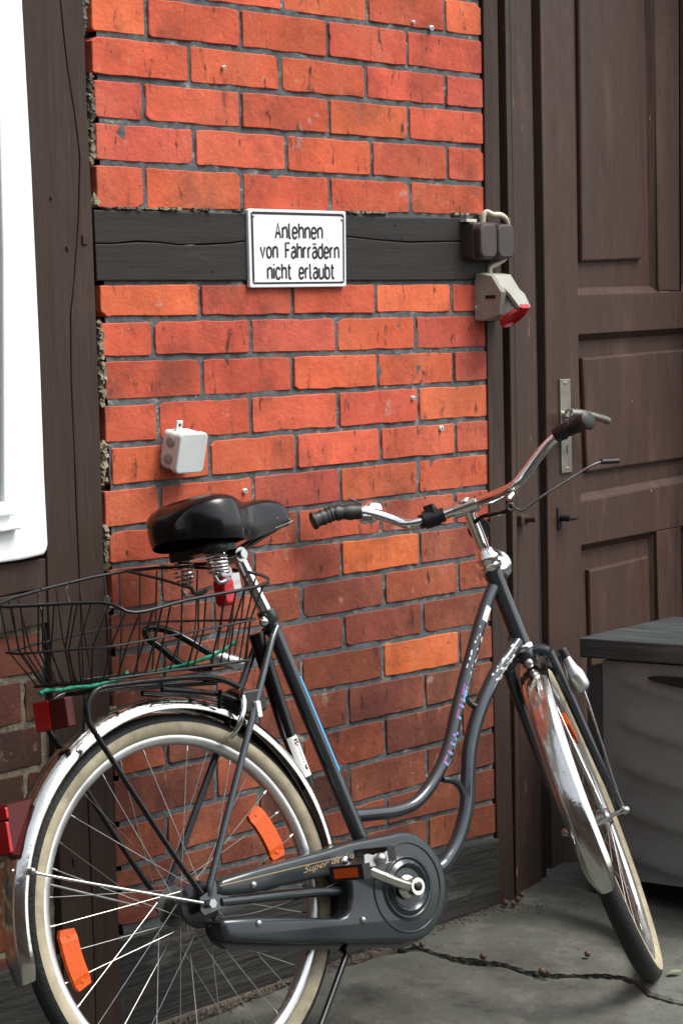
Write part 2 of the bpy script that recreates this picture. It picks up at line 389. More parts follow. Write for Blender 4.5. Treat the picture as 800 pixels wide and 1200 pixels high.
def sx(x, f1, f2):
    """wall coordinate of a perpend seen at pixel x, half way between two bed joints"""
    y = 500
    for _ in range(6):
        s, z = W(x, y); zt = (f1(s)+f2(s))/2; y += (z-zt)*560
    return s
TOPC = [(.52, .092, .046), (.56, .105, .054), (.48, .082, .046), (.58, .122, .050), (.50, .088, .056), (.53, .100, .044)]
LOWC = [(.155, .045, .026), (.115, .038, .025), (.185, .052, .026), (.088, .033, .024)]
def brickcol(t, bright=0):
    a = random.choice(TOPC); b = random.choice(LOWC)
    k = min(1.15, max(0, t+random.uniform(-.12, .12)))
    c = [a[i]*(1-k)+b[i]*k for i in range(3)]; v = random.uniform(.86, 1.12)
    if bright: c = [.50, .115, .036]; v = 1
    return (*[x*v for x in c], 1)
def brick(s0, s1, zt, zb, colr, y=0.0):
    """irregular brick face: zt, zb functions of s"""
    j = lambda a=.0011: random.uniform(-a, a)
    P = []; r = random.uniform(.002, .006); L_ = s1-s0; n = 6 if L_ > .15 else 3
    ch = random.randint(0, 3) if random.random() < .35 else -1; cw = random.uniform(.004, .012)
    ks = [(k+random.uniform(-.25, .25))/n for k in range(1, n)]
    def corner(i): return r+(cw if i == ch else 0)
    c0, c1, c2, c3 = corner(0), corner(1), corner(2), corner(3)
    P.append((s0, zb(s0)+c0*.6)); P.append((s0+c0, zb(s0)+j()))
    for k in ks: s = s0+L_*k; P.append((s, zb(s)+j(.0015)))
    P.append((s1-c1, zb(s1)+j())); P.append((s1, zb(s1)+c1*.6)); P.append((s1+j(.001), zb(s1)*.5+zt(s1)*.5+j(.01)))
    P.append((s1, zt(s1)-c2*.6)); P.append((s1-c2, zt(s1)+j()))
    for k in ks[::-1]: s = s0+L_*k; P.append((s, zt(s)+j(.0015)))
    P.append((s0+c3, zt(s0)+j())); P.append((s0, zt(s0)-c3*.6)); P.append((s0+j(.001), zb(s0)*.5+zt(s0)*.5+j(.01)))
    y += random.uniform(-.0012, .0012)
    o = MB().prism(P, y, y+.03, .0014, rb=1).build('brick', M['brick'], house)
    o.color = colr
    return o
GAPB, GAPV = .0056, .0050
def course(f1, f2, perps, s_left, s_right, t, brights=(), y=0.0):
    xs = [s_left]+sorted(perps)+[s_right]
    for i in range(len(xs)-1):
        a = xs[i]+(GAPV if i else 0); b = xs[i+1]-(GAPV if i < len(xs)-2 else 0)
        if b-a < .02: continue
        mid = (xs[i]+xs[i+1])/2
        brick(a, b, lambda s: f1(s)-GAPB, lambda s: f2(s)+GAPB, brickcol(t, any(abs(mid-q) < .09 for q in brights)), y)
rowsA = [[331, 430.6, 521], [171.9, 282.2, 383.75, 476.9], [221.9, 329, 429, 521.6], [169, 282.5, 385.6, 478.4], [228.4, 336, 435.6, 524.4], [170.3, 284.4, 386.9, 481.25]]
up1 = lambda s: JL[0](s)+.080
tops = [up1]+JL
for i, r in enumerate(rowsA):
    f1, f2 = tops[i], tops[i+1]
    if i == 5: f2 = lambda s: JL[5](s)-.004
    pp = [sx(x, f1, f2) for x in r]
    if i == 0: pp = [pp[0]-.26]+pp
    sl_ = sx([100, 106, 106, 110, 112, 112][i], f1, f2)
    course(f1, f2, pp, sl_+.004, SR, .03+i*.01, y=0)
for k in range(1, 9):                                 # courses above the picture
    f1 = lambda s, k=k: JL[0](s)+.080+.077*k; f2 = lambda s, k=k: JL[0](s)+.080+.077*(k-1)
    off = .0 if k % 2 else .13
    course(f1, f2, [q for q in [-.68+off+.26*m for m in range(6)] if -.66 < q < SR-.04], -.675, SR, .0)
sE = [sx(x, KL[7], KL[8]) for x in (189.4, 297.8, 400, 492)]
sO = [sx(x, KL[6], KL[7]) for x in (247, 349.6, 446.4, 533.5)]
rowsB = [[234.7, 342.5, 440.3, 529], [180, 294, 394.7, 487.2], [237.5, 343, 442.5, 531.6], [186, 294.7, 396.5, 490.3], [246, 347.5, 445.4, 533.5], [188.4, 297, 399, 490.3],
         [None, 349.6, 446.4, 533.5], [189.4, 297.8, 400, 492], [None, 354, 450.5, 536.5], [None, None, 403.6, 495.4], [None, 354, 448.8, 538], [None, None, 408, 497.7],
         [None, None, 451.5, 541], [None, None, 410, 500.4], [None, None, 453, None], [None, None, None, 502]]
BL = [118, 119, 124, 124, 132, 124, 130, 131, 131, 132, 133, 134, 135, 136, 137, 138]
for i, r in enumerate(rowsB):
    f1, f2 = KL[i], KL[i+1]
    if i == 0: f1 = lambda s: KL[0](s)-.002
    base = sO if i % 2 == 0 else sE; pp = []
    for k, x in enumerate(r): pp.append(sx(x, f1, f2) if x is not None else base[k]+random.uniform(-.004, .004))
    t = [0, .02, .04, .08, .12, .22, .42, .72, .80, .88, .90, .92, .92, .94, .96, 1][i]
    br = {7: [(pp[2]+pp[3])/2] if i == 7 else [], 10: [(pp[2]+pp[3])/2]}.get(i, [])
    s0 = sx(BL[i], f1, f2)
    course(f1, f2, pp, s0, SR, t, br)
# left infill below the window
zL = [W(25, y)[1] for y in (739.5, 795, 851, 905, 957, 1009, 1061, 1114, 1166, 1217, 1269)]
sPL = W(56, 900)[0]
for i in range(len(zL)-1):
    f1 = lambda s, z=zL[i]: z; f2 = lambda s, z=zL[i+1]: z
    if i == 0: f1 = lambda s: zL[0]-.002
    off = .05 if i % 2 else .18
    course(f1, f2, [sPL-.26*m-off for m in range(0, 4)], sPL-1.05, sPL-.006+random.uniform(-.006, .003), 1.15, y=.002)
# mortar beds (recessed behind the brick faces)
def bed(name, m, s0, s1, z0, z1, y):
    mb = MB(); nx, nz = max(2, int((s1-s0)/.02)), max(2, int((z1-z0)/.02)); vs = []
    for j in range(nz+1):
        for i in range(nx+1):
            vs.append((s0+(s1-s0)*i/nx, y+random.uniform(-.0030, .0012), z0+(z1-z0)*j/nz))
    fs = [(j*(nx+1)+i, j*(nx+1)+i+1, (j+1)*(nx+1)+i+1, (j+1)*(nx+1)+i) for j in range(nz) for i in range(nx)]
    b = len(vs); vs += [(s0, y+.2, z0), (s1, y+.2, z0), (s1, y+.2, z1), (s0, y+.2, z1)]
    fs.append((b+3, b+2, b+1, b))
    mb.add(vs, fs, True); mb.box(((s0+s1)/2, y+.12, (z0+z1)/2), ((s1-s0)/2, .1, (z1-z0)/2))
    return mb.build(name, m, house)
ZT = 2.66
zbt, zbb = JL[5](0), KL[0](0)
bed('mortar_bed', M['mortar'], -.655, SR-.004, zbt-.01, ZT, .0038)
bed('mortar_bed', M['mortar'], -.655, SR-.004, GZ, zbb+.005, .0038)
bed('mortar_bed', M['mortar_light'], -1.75, sPL+.01, GZ, zL[0]+.01, .006)
# pale crumbling mortar between the post and the brickwork
mb = MB()
for (ya, yb, xa) in ((0, 40, 97), (88, 190, 106), (228, 240, 110), (378, 420, 117), (425, 474, 119), (518, 566, 121), (618, 665, 123), (700, 716, 126), (830, 850, 130)):
    k = max(3, int((yb-ya)/1.1))
    for i in range(k):
        y = ya+(yb-ya)*(i+random.random())/k; p = W(xa+random.uniform(-.6, 3.2), y)
        r_ = random.uniform(.0016, .0052)
        mb.box((p[0], random.uniform(.001, .010), p[1]), (r_, .006, r_*random.uniform(.6, 1.5)), Matrix.Rotation(random.uniform(-.8, .8), 3, 'Y') @ Matrix.Rotation(random.uniform(-.6, .6), 3, 'X'))
o = mb.build('mortar_crumbs', M['mortar_light'], house, 'crumbling yellowish mortar strip beside the post'); o['kind'] = 'stuff'
mb = MB()
for i in range(60):
    x = random.choice([random.uniform(112, 200), random.uniform(200, 290), random.uniform(405, 450), random.uniform(530, 562)])
    y = 244+(x-110)*.017; p = W(x, y)
    mb.box((p[0], random.uniform(-.006, .002), p[1]+.001), (random.uniform(.002, .010), .005, random.uniform(.001, .003)))
o = mb.build('mortar_crumbs', M['mortar_light'], house); o['kind'] = 'stuff'

# timber: two-piece prisms leave a real crack between them
def split_poly(left, crk, right):
    """left/right edges and crack as pixel polylines running top to bottom"""
    return left, crk, right
def post(name, left, right, crk, m, yf, yb=.12, gap=.0011, bev=.003, label=None):
    mb = MB(); L = [W(*p, -yf) for p in left]; Rr = [W(*p, -yf) for p in right]; C = [W(*p, -yf) for p in crk]
    mb.prism(L+[(s-gap*g, z) for (s, z), g in zip(C, gs(len(C)))][::-1], yf, yb, bev*.6)
    mb.prism([(s+gap*g, z) for (s, z), g in zip(C, gs(len(C)))]+Rr[::-1], yf, yb, bev*.6)
    return mb.build(name, m, house, label)
def gs(n): return [.35+.9*abs(math.sin(2.1*i+.6)) for i in range(n)]
TOPZ = -260
post('post', [(18, TOPZ), (26, 0), (37, 200), (47, 420), (53, 560), (57, 700), (66, 900), (74, 1100), (79, 1240)],
     [(90, TOPZ), (98, 0), (102, 120), (108, 245), (114, 410), (118, 520), (123, 700), (131, 860), (136, 990), (141, 1120), (146, 1240)],
     [(62, TOPZ), (71, 0), (75, 40), (80, 85), (88, 135), (94, 185), (92, 260), (87, 330), (83, 372), (84, 450), (87, 520), (90, 600), (94, 690), (98, 800), (104, 950), (110, 1100), (114, 1240)],
     M['timber'], -.012)
def hbeam(name, top, bot, crk, m, yf, yb=.12, gap=.0010, label=None):
    mb = MB(); T = [W(*p, -yf) for p in top]; B = [W(*p, -yf) for p in bot]; C = [W(*p, -yf) for p in crk]; g = gs(len(C))
    mb.prism(T+[(s, z+gap*q) for (s, z), q in zip(C, g)][::-1], yf, yb, .002)
    mb.prism([(s, z-gap*q) for (s, z), q in zip(C, g)]+B[::-1], yf, yb, .002)
    return mb.build(name, m, house, label)
hbeam('beam', [(110, 246), (200, 247.5), (280, 250), (350, 251.5), (430, 254), (500, 255), (560, 256), (567, 256)],
      [(114, 329), (200, 328.6), (280, 328.6), (350, 328.5), (430, 328.5), (500, 328.2), (560, 328), (569, 328)],
      [(112, 285.3), (135, 285.5), (160, 283), (185, 284), (210, 287), (240, 286.5), (270, 285), (300, 281), (350, 278), (410, 277.5), (440, 281), (480, 284), (520, 283), (568, 283)], M['beam'], -.004, label='nearly black horizontal beam between two brick panels')
hbeam('sill_beam', [(-300, 690), (0, 662), (30, 658), (57.0, 654)], [(-300, 800), (0, 744), (30, 736), (57.2, 729.5)], [(-300, 740), (0, 700), (30, 694), (57, 690)], M['timber'], -.008)
# bottom sill timber (plinth) below the bricks
mb = MB(); T = [W(x, y) for x, y in ((137, 1096), (200, 1080), (300, 1052), (400, 1024), (508, 996.5), (583, 979.5))]
T = [(a, b-.004) for a, b in T]
mb.prism([(-1.75, T[0][1])]+T+[(SR+.005, GZ-.05), (-1.75, GZ-.05)], -.006, .12, .006)
mb.build('sill_timber', M['plinth'], house, 'dark weathered sill timber at the foot of the bricks')
# right post at the end of the brickwork
def wq(name, pts, m, yf, yb, bev=.002, parent=None, label=None):
    return MB().prism([W(x, y, -yf) for x, y in pts], yf, yb, bev).build(name, m, parent or house, label)
wq('post', [(560, TOPZ), (566, 0), (569, 300), (573.5, 600), (582.6, 985), (585, 1085), (603, 1075), (597, 800), (591.5, 560), (586.5, 280), (582.5, 0), (578, TOPZ)], M['timber'], -.004, .12)
wq('rebate', [(560, TOPZ), (566, 0), (582.6, 985), (585, 1085), (641, 1070), (634, 700), (622, 0), (614, TOPZ)], M['jamb_dark'], .05, .14)
# wooden pegs and nails in the timbers
for (x, y, r_) in ((99, 281, .009), (79, 291, .004), (60, 232, .003), (88, 1010, .008)):
    s, z = W(x, y, .012)
    MB().prism([(s+r_*math.cos(R_(45+90*k)), z+r_*1.3*math.sin(R_(45+90*k))) for k in range(4)], -.0155, -.008, .001).build('peg', M['timber'], house)
for (x, y) in ((463, 264), (470, 279), (155, 312), (250, 318)):
    s, z = W(x, y, .004); MB().lathe([(.0022, 0), (.0022, .001), (0, .0014)], (s, -.004, z), (0, -1, 0), 8).build('nail', M['jamb_dark'], house)
# window
win = MB().prism([W(x, y, .02) for x, y in ((-260, -240), (19, -260), (27, 0), (38, 200), (48, 420), (53, 560), (57, 638), (55.5, 645), (52, 650), (40, 653), (27, 656), (0, 660), (-260, 690))], -.020, .05, .004)
win = win.build('window', M['white_paint'], house, 'white painted window at the left edge with thick frame')
def wsub(name, pts, m, yf, yb, bev=.002): return MB().prism([W(x, y, -yf) for x, y in pts], yf, yb, bev).build(name, m, win)
wsub('pane', [(-230, -200), (-4, -200), (5, 0), (11, 300), (13, 590), (8, 592), (-230, 618)], M['glass'], -.0225, -.0205, 0)
wsub('sash', [(-230, -260), (5, -230), (9, 0), (14, 300), (18, 604), (-230, 628), (-230, 600), (5, 588), (4, 300), (-4, 0), (-10, -200), (-230, -200)], M['white_paint'], -.032, -.021, .003)
wsub('sash', [(-230, 640), (0, 617), (25, 613.5), (26, 620), (0, 624), (-230, 650)], M['white_paint'], -.036, -.021, .003)

# ------------------------------------------------------------------ door
YD = R_(60)
dd = V((math.cos(YD), math.sin(YD), 0)); nd = V((-dd.y, dd.x, 0))
pw = hit(HB, 591, 600, 0); pw = HB @ pw
DFw = frame(V((pw.x, pw.y, 0)), dd, nd)
door = empty('door', HB.inverted() @ DFw, house); door['label'] = 'brown panelled wooden door with metal lever handle'
def D(px, py, out=0.0):
    p = hit(DFw, px, py, out); return (p.x, p.z)
def dq(name, pts, m, out, back, bev=.003, parent=None, label=None):
    return MB().prism([D(x, y, out) for x, y in pts], -out, -back, bev).build(name, m, parent or door, label)
# jamb (fixed part of the house)
jb = [(591.5, 0), (602, 560), (611, 1050)]
def vx(x0, y):            # column edge: x at the top row of the picture, leaning as the verticals do
    return x0+.0172*y-(.000004*y*y if y > 0 else 0)
def strip(name, xa, xb, out, back, m, bev=.003, parent=None, y0=-260, y1=1085, label=None):
    ys = [y0, 0, 300, 600, 900, y1]
    return dq(name, [(vx(xa, y), y) for y in ys]+[(vx(xb, y), y) for y in ys[::-1]], m, out, back, bev, parent, label)
strip('door_frame', 591.3, 596.5, .004, -.10, M['jamb'], .002, house)
strip('door_frame', 596.8, 621.8, -.008, -.10, M['jamb'], .005, house)
strip('door_frame', 618.0, 634.0, -.060, -.12, M['jamb_dark'], .002, house)
DO = -.030                                          # door face, set back from the frame
strip('stile', 632.5, 671.5, DO, DO-.045, M['door'], .003, y1=1070)
def vpoly(xa, xb, ya_l, ya_r, yb_l, yb_r):
    return [(xa[0], ya_l), (xb[0], ya_r), (xb[1], yb_r), (xa[1], yb_l)]
# cross rails
def rail(name, t, b, x0=None, x1=None, label=None):
    pts = [t[0], t[1], b[1], b[0]]; return dq(name, pts, M['door'], DO-.0006, DO-.045, .003, label=label)
def ext(a, b, x):
    k = (b[1]-a[1])/(b[0]-a[0]); return (x, a[1]+k*(x-a[0]))
XR = 905
t0, t1 = (672, 345), (773, 342); b0, b1 = (673, 393), (800, 385)
rail('rail', (t0, ext(t0, t1, XR)), (b0, ext(b0, b1, XR)))
t0, t1 = (675.5, 588.5), (800, 564.5); b0, b1 = (677, 640.5), (767, 623)
rail('rail', (t0, ext(t0, t1, XR)), (b0, ext(b0, b1, XR)))
b0, b1 = (680, 985), (767, 955)
rail('rail', (b0, ext(b0, b1, XR)), ((682, 1045), ext((682, 1045), (767, 1008), XR)))
# second stile and far stile
dq('stile', [(769-8, -260), (766, 0), (771, 335), (771.5, 341), (796, 341), (795, 0), (790, -260)], M['door'], DO-.0012, DO-.045, .003)
dq('stile', [(769, 623), (777, 955), (806, 945), (797, 617)], M['door'], DO-.0012, DO-.045, .003)
strip('stile', 893, 930, DO, DO-.045, M['door'], .003, y1=1000)
# panels: sloping moulding, recessed board and raised field
def panel(opening, field, name='panel'):
    mb = MB(); O1 = [D(x, y, DO-.002) for x, y in opening]
    O2 = inset(O1, .020)
    A = sum(O1[i][0]*O1[(i+1) % 4][1]-O1[(i+1) % 4][0]*O1[i][1] for i in range(4))
    if A < 0: O1 = O1[::-1]; O2 = inset(O1, .020)
    vs = [(s, -DO+.001, z) for s, z in O1]+[(s, -DO+.022, z) for s, z in O2]
    mb.add(vs, [(k, (k+1) % 4, 4+(k+1) % 4, 4+k) for k in range(4)], False)
    mb.prism(O1, -DO+.0215, -DO+.035, 0)
    F = [D(x, y, DO-.008) for x, y in field]
    mb.prism(F, -DO+.0095, -DO+.0214, .006)
    return mb.build(name, M['door'], door)
panel([(663, -260), (669, 0), (672.5, 345), (771, 342), (766, 0), (760, -260)][1:5] if 0 else [(665, -260), (673, 347), (772, 343.5), (761, -260)], [(676, -240), (683, 307), (753, 304), (744, -240)])
panel([(795, -260), (797, 342), (896, 338), (894, -260)], [(806, -240), (808, 302), (885, 299), (883, -240)])
panel([(673, 391), (676.5, 590.5), ext((675.5, 590.5), (800, 566.5), 897), ext((672, 391), (800, 383), 896)], [(683, 419.5), (689, 554), ext((689, 554), (800, 537.5), 886), ext((683, 419.5), (800, 409), 884)])
panel([(677.5, 638.5), (684, 986), (779, 955), (770, 621)], [(691, 668), (699, 960), (768, 935), (760, 651.5)])
panel([(797, 616), (807, 946), (899, 915), (897, 598)], [(806, 640), (815, 925), (890, 900), (886, 622)])
# handle set
hx = empty('handle', Matrix.Identity(4), door) if False else None
esc = MB().prism(inset([D(x, y, DO+.006) for x, y in ((656, 444.5), (668, 444), (670.3, 553.5), (658.4, 555))], .0), -DO-.006, -DO, .002)
p = D(664, 526, DO+.006)
esc = esc.build('handle', M['brass'], door, 'satin metal lever handle on a long plate')
kh = MB().prism([(p[0]-.003, p[1]-.010), (p[0]+.003, p[1]-.010), (p[0]+.002, p[1]+.003), (p[0]+.004, p[1]+.006), (p[0], p[1]+.010), (p[0]-.004, p[1]+.006), (p[0]-.002, p[1]+.003)], -DO-.0066, -DO-.006, 0)
kh.build('keyhole', M['black_print'], esc)
a = D(660, 486, DO+.006); nO = DO+.055
b = D(664.5, 484, nO); c1 = D(680, 484.5, nO); c2 = D(700, 489, nO); c3 = D(711.5, 493, nO-.005)
lv = MB().tube(smooth([(a[0], -DO-.004, a[1]), (a[0], -DO-.03, a[1]), (b[0]+.004, -nO, b[1]), (c1[0], -nO-.002, c1[1]), (c2[0], -nO, c2[1]), (c3[0], -nO+.006, c3[1])], 5), .0095, 12)
lv.build('lever', M['brass'], esc)
for (x, y) in ((662, 449), (664.5, 549)):
    p = D(x, y, DO+.006); MB().lathe([(.004, 0), (.004, .0015), (.002, .0022)], (p[0], -DO-.006, p[1]), (0, -1, 0), 10).build('screw', M['brass'], esc)
# small bolt plate on the door and its keeper on the frame
p = D(655.5, 607, DO+.003); q = D(675, 611, DO+.03)
mb = MB().prism(rrect(p[0]-.012, p[1]-.028, p[0]+.012, p[1]+.028, .006), -DO-.004, -DO, .001)
mb.tube([(p[0], -DO-.002, p[1]), (p[0], -DO-.03, p[1])], .008, 10); mb.tube([(p[0]-.004, -DO-.026, p[1]), (p[0]+.040, -DO-.026, p[1]-.002)], .006, 10)
mb.build('latch', M['jamb_dark'], door)
p = D(611, 609, -.004)
mb = MB().prism(rrect(p[0]-.022, p[1]-.012, p[0]+.016, p[1]+.012, .004), -.006, .01, .001); mb.tube([(p[0]+.002, -.004, p[1]), (p[0]+.004, -.03, p[1]+.002)], .007, 10)
o = MB(); o.v, o.f, o.sm, o.mi = mb.v, mb.f, mb.sm, mb.mi
T_ = HB.inverted() @ DFw
o.xf(lambda v: T_ @ v).build('latch_keeper', M['jamb'], house)
# convert door-frame strips parented to the house into house coordinates
for ob in [x for x in house.children if x.name.startswith('door_frame')]:
    ob.data.transform(T_)
# wall above and beside the door, so that the house goes on outside the picture
wq2 = MB().box((.508+1.35, .10, 1.3), (.03, .08, 1.36)); wq2.build('post', M['timber'], house)

# upper storey and the buildings round the yard
up_ = MB().prism([(-4.5, ZT+.002), (5.5, ZT+.002), (5.5, 5.2), (-4.5, 5.2)], -.02, .3, 0).build('upper_wall', M['plaster'], house)
MB().prism([(-4.6, 5.202), (5.6, 5.202), (5.6, 5.35), (-4.6, 5.35)], -.35, .4, 0).build('eaves', M['timber'], house)
MB().box((3.7, .14, 1.33), (1.75, .10, 1.32)).build('side_wall', M['plaster'], house)
MB().box((-3.2, .14, 1.33), (1.44, .10, 1.32)).build('side_wall', M['plaster'], house)
def yard_house(x0, x1, y0, y1, h, m, lab, face):
    T = Matrix.Translation(((x0+x1)/2, (y0+y1)/2, 0)); o = empty('yard_building', T); tag(o, lab, 'building')
    hx_, hy_ = (x1-x0)/2, (y1-y0)/2
    MB().box((0, 0, h/2-.2), (hx_, hy_, h/2+.2)).build('wall', m, o)
    rf = MB(); ov = .4
    if face == 'y': vs = [(-hx_-ov, -hy_-ov, h), (hx_+ov, -hy_-ov, h), (hx_+ov, hy_+ov, h), (-hx_-ov, hy_+ov, h), (-hx_-ov, 0, h+2), (hx_+ov, 0, h+2)]
    else: vs = [(-hx_-ov, hy_+ov, h), (-hx_-ov, -hy_-ov, h), (hx_+ov, -hy_-ov, h), (hx_+ov, hy_+ov, h), (0, hy_+ov, h+2), (0, -hy_-ov, h+2)]; vs = [vs[1], vs[0], vs[3], vs[2], vs[5], vs[4]]; vs = [(-hx_-ov, -hy_-ov, h), (-hx_-ov, hy_+ov, h), (hx_+ov, hy_+ov, h), (hx_+ov, -hy_-ov, h), (0, -hy_-ov, h+2), (0, hy_+ov, h+2)]
    rf.add(vs, [(0, 1, 5, 4), (2, 3, 4, 5), (0, 4, 3), (1, 2, 5), (0, 3, 2, 1)], False); rf.build('roof', M['jamb_dark'], o)
    L_ = (hx_ if face == 'y' else hy_); nW = int(L_*2/2.6)
    for k in range(nW):
        for zz in (1.5, 4.1):
            if zz > h-1: continue
            a = -L_+(k+.5)*2*L_/nW
            if face == 'y': c, hh = (a, hy_+.02, zz), (.5, .03, .65)
            else: c, hh = (hx_+.02, a, zz), (.03, .5, .65)
            f_ = MB().box(c, hh).build('window', M['white_paint'], o); g_ = MB().box((c[0]+(.03 if face != 'y' else 0), c[1]+(.03 if face == 'y' else 0), c[2]), (hh[0]*.85 if face == 'y' else .004, hh[1]*.85 if face != 'y' else .004, .56)).build('pane', M['glass_dark'], f_)
yard_house(-12, 14, -12, -5.5, 5.4, M['yard_brick'], 'long dark brick building across the yard behind the viewer', 'y')
yard_house(-13, -6.5, -5, 6, 5.0, M['yard_brick2'], 'brown brick outbuilding closing the yard on the left', 'x')
# small fixings in the brickwork
for (x, y, r) in ((505, 33, .0062), (516.5, 502, .0062), (483.5, 466.5, .005), (287, 575.5, .0055), (558, 360, .004), (262, 79, .004), (484, 26, .004)):
    s, z = W(x, y, .003)
    pl_ = MB().lathe([(r, 0), (r, .0045), (r*.8, .0055), (r*.5, .0055), (0, .0055)], (s, -.001, z), (0, -1, 0), 14).build('wall_plug', M['box_white'], house)
    MB().lathe([(r*.42, 0), (r*.42, .0004)], (s, -.0066, z), (0, -1, 0), 10).build('hole', M['jamb_dark'], pl_)

# ------------------------------------------------------------------ stroke lettering
G = {'A': [[(0, 0), (.5, 1.4), (1, 0)], [(.18, .45), (.82, .45)]], 'n': [[(0, 0), (0, 1)], [(0, .72), (.25, .97), (.6, 1), (.85, .8), (.85, 0)]],
 'l': [[(0, 1.4), (0, .2), (.1, .03), (.3, 0)]], 'e': [[(.04, .52), (.85, .52), (.82, .8), (.6, 1), (.25, 1), (.03, .78), (0, .25), (.2, .02), (.55, 0), (.8, .18)]],
 'h': [[(0, 0), (0, 1.4)], [(0, .72), (.25, .97), (.6, 1), (.85, .8), (.85, 0)]], 'v': [[(0, 1), (.42, 0), (.85, 1)]],
 'o': [[(.42, 1), (.12, .88), (0, .6), (0, .4), (.12, .12), (.42, 0), (.74, .12), (.86, .4), (.86, .6), (.74, .88), (.42, 1)]],
 'F': [[(0, 0), (0, 1.4), (.85, 1.4)], [(0, .75), (.7, .75)]],
 'a': [[(.08, .85), (.3, 1), (.65, .97), (.82, .75), (.82, 0)], [(.82, .58), (.3, .56), (.03, .4), (.03, .15), (.25, 0), (.55, .02), (.82, .25)]],
 'r': [[(0, 0), (0, 1)], [(0, .65), (.2, .95), (.55, 1)]], 'd': [[(.85, 1.4), (.85, 0)], [(.85, .78), (.6, 1), (.25, 1), (.03, .75), (0, .25), (.25, 0), (.6, 0), (.85, .22)]],
 'i': [[(0, 0), (0, 1)], [(0, 1.26), (0, 1.4)]], 'c': [[(.8, .8), (.6, 1), (.25, 1), (.02, .75), (.02, .25), (.25, 0), (.6, 0), (.8, .2)]],
 't': [[(.18, 1.35), (.18, .2), (.32, 0), (.6, .02)], [(-.05, 1), (.55, 1)]], 'u': [[(0, 1), (0, .2), (.25, 0), (.6, .02), (.85, .28)], [(.85, 1), (.85, 0)]],
 'b': [[(0, 1.4), (0, 0)], [(0, .78), (.25, 1), (.6, 1), (.82, .75), (.85, .25), (.6, 0), (.25, 0), (0, .22)]]}
G['ä'] = G['a']+[[(.22, 1.25), (.22, 1.4)], [(.62, 1.25), (.62, 1.4)]]
WD = {'A': 1, 'l': .3, 'r': .55, 'i': 0, 't': .55, 'n': .85, 'e': .85, 'h': .85, 'v': .85, 'o': .86, 'F': .8, 'a': .82, 'ä': .82, 'd': .85, 'c': .8, 'u': .85, 'b': .85, ' ': .9}
def stroke_text(mb, txt, org, ux, uz, width, xh, th, yf):
    """flat ribbon letters: org = (s,z) of the baseline start, ux/uz in-plane directions"""
    tot = sum(WD[c] for c in txt)+.42*(len(txt)-1); k = width/tot; x = 0
    def P(a, b): return V((org[0]+ux.x*a+uz.x*b, org[1]+ux.y*a+uz.y*b))
    for c in txt:
        for st in G.get(c, []):
            pts = [P(x+a*k, b*xh) for a, b in st]; h = th/2; pts3 = [V((p.x, 0, p.y)) for p in pts]
            if len(pts3) > 3: pts3 = smooth(pts3, 3)
            L = []; Rr = []
            for i, p in enumerate(pts3):
                a_ = pts3[max(i-1, 0)]; b_ = pts3[min(i+1, len(pts3)-1)]; t = (b_-a_).normalized(); nn = V((-t.z, 0, t.x))*h
                e = t*h*.0
                L.append(p+nn); Rr.append(p-nn)
            vs = [V((q.x, yf, q.z)) for q in L+Rr]; n = len(L)
            mb.add(vs, [(i, i+1, n+i+1, n+i) for i in range(n-1)], False)
        x += (WD[c]+.42)*k
    return mb

# ------------------------------------------------------------------ sign
O = .010
c4 = [W(290.6, 244.3, O), W(405.2, 247.6, O), W(405.8, 336, O), W(293.2, 337.3, O)]
so = c4[3]; SF = HB @ Matrix.Translation((so[0], 0, so[1]))
sign = empty('notice_sign', SF)
tag(sign, 'white enamel sign with black German lettering screwed to the dark beam', 'sign')
Q = [(a-so[0], b-so[1]) for a, b in c4]         # TL TR BR BL
def SP(u, v):                                    # u right, v down
    a = V(Q[0])*(1-u)+V(Q[1])*u; b = V(Q[3])*(1-u)+V(Q[2])*u; return a*(1-v)+b*v
outer = [SP(u, v) for u, v in rrect(0, 0, 1, 1, .02, 3)]
MB().prism([tuple(p) for p in outer], -O, -.003, .002).build('plate', M['sign'], sign)
def uv_ring(i0, i1, yf, name, m):
    a = [SP(u, v) for u, v in i0]; b = [SP(u, v) for u, v in i1]; n = len(a); mb = MB()
    mb.add([(p.x, yf, p.y) for p in a+b], [(k, (k+1) % n, n+(k+1) % n, n+k) for k in range(n)], False)
    return mb.build(name, m, sign)
uv_ring(rrect(.024, .035, .978, .955, .03, 4), rrect(.045, .068, .962, .930, .025, 4), -O-.0005, 'border', M['black_print'])
ux = (V(Q[1])-V(Q[0])).normalized(); uz = (V(Q[0])-V(Q[3])).normalized(); SW = (V(Q[1])-V(Q[0])).length; SH = (V(Q[0])-V(Q[3])).length
for txt, u0, u1, v in (('Anlehnen', .265, .745, .365), ('von Fahrrädern', .113, .918, .618), ('nicht erlaubt', .178, .866, .885)):
    org = SP(u0, v); full = (SP(u1, v)-org); wd_ = full.length; dirx = full.normalized()
    adv = lambda t_: sum(WD[c]+.42 for c in t_)
    tot = adv(txt)-.42; pos = 0
    for word in txt.split(' '):
        wl = adv(word)-.42; o2 = org+dirx*(pos/tot*wd_)
        mw = stroke_text(MB(), word, o2, dirx, uz, wl/tot*wd_, SH*.135, .0047, -O-.0006)
        mw.build('lettering', M['black_print'], sign); pos += adv(word)+adv(' ')
for u, v in ((.045, .09), (.955, .11), (.045, .93), (.955, .925)):
    p = SP(u, v); MB().lathe([(.0035, 0), (.0035, .001), (.0015, .0018)], (p.x, -O-.0003, p.y), (0, -1, 0), 8).build('screw', M['steel'], sign)

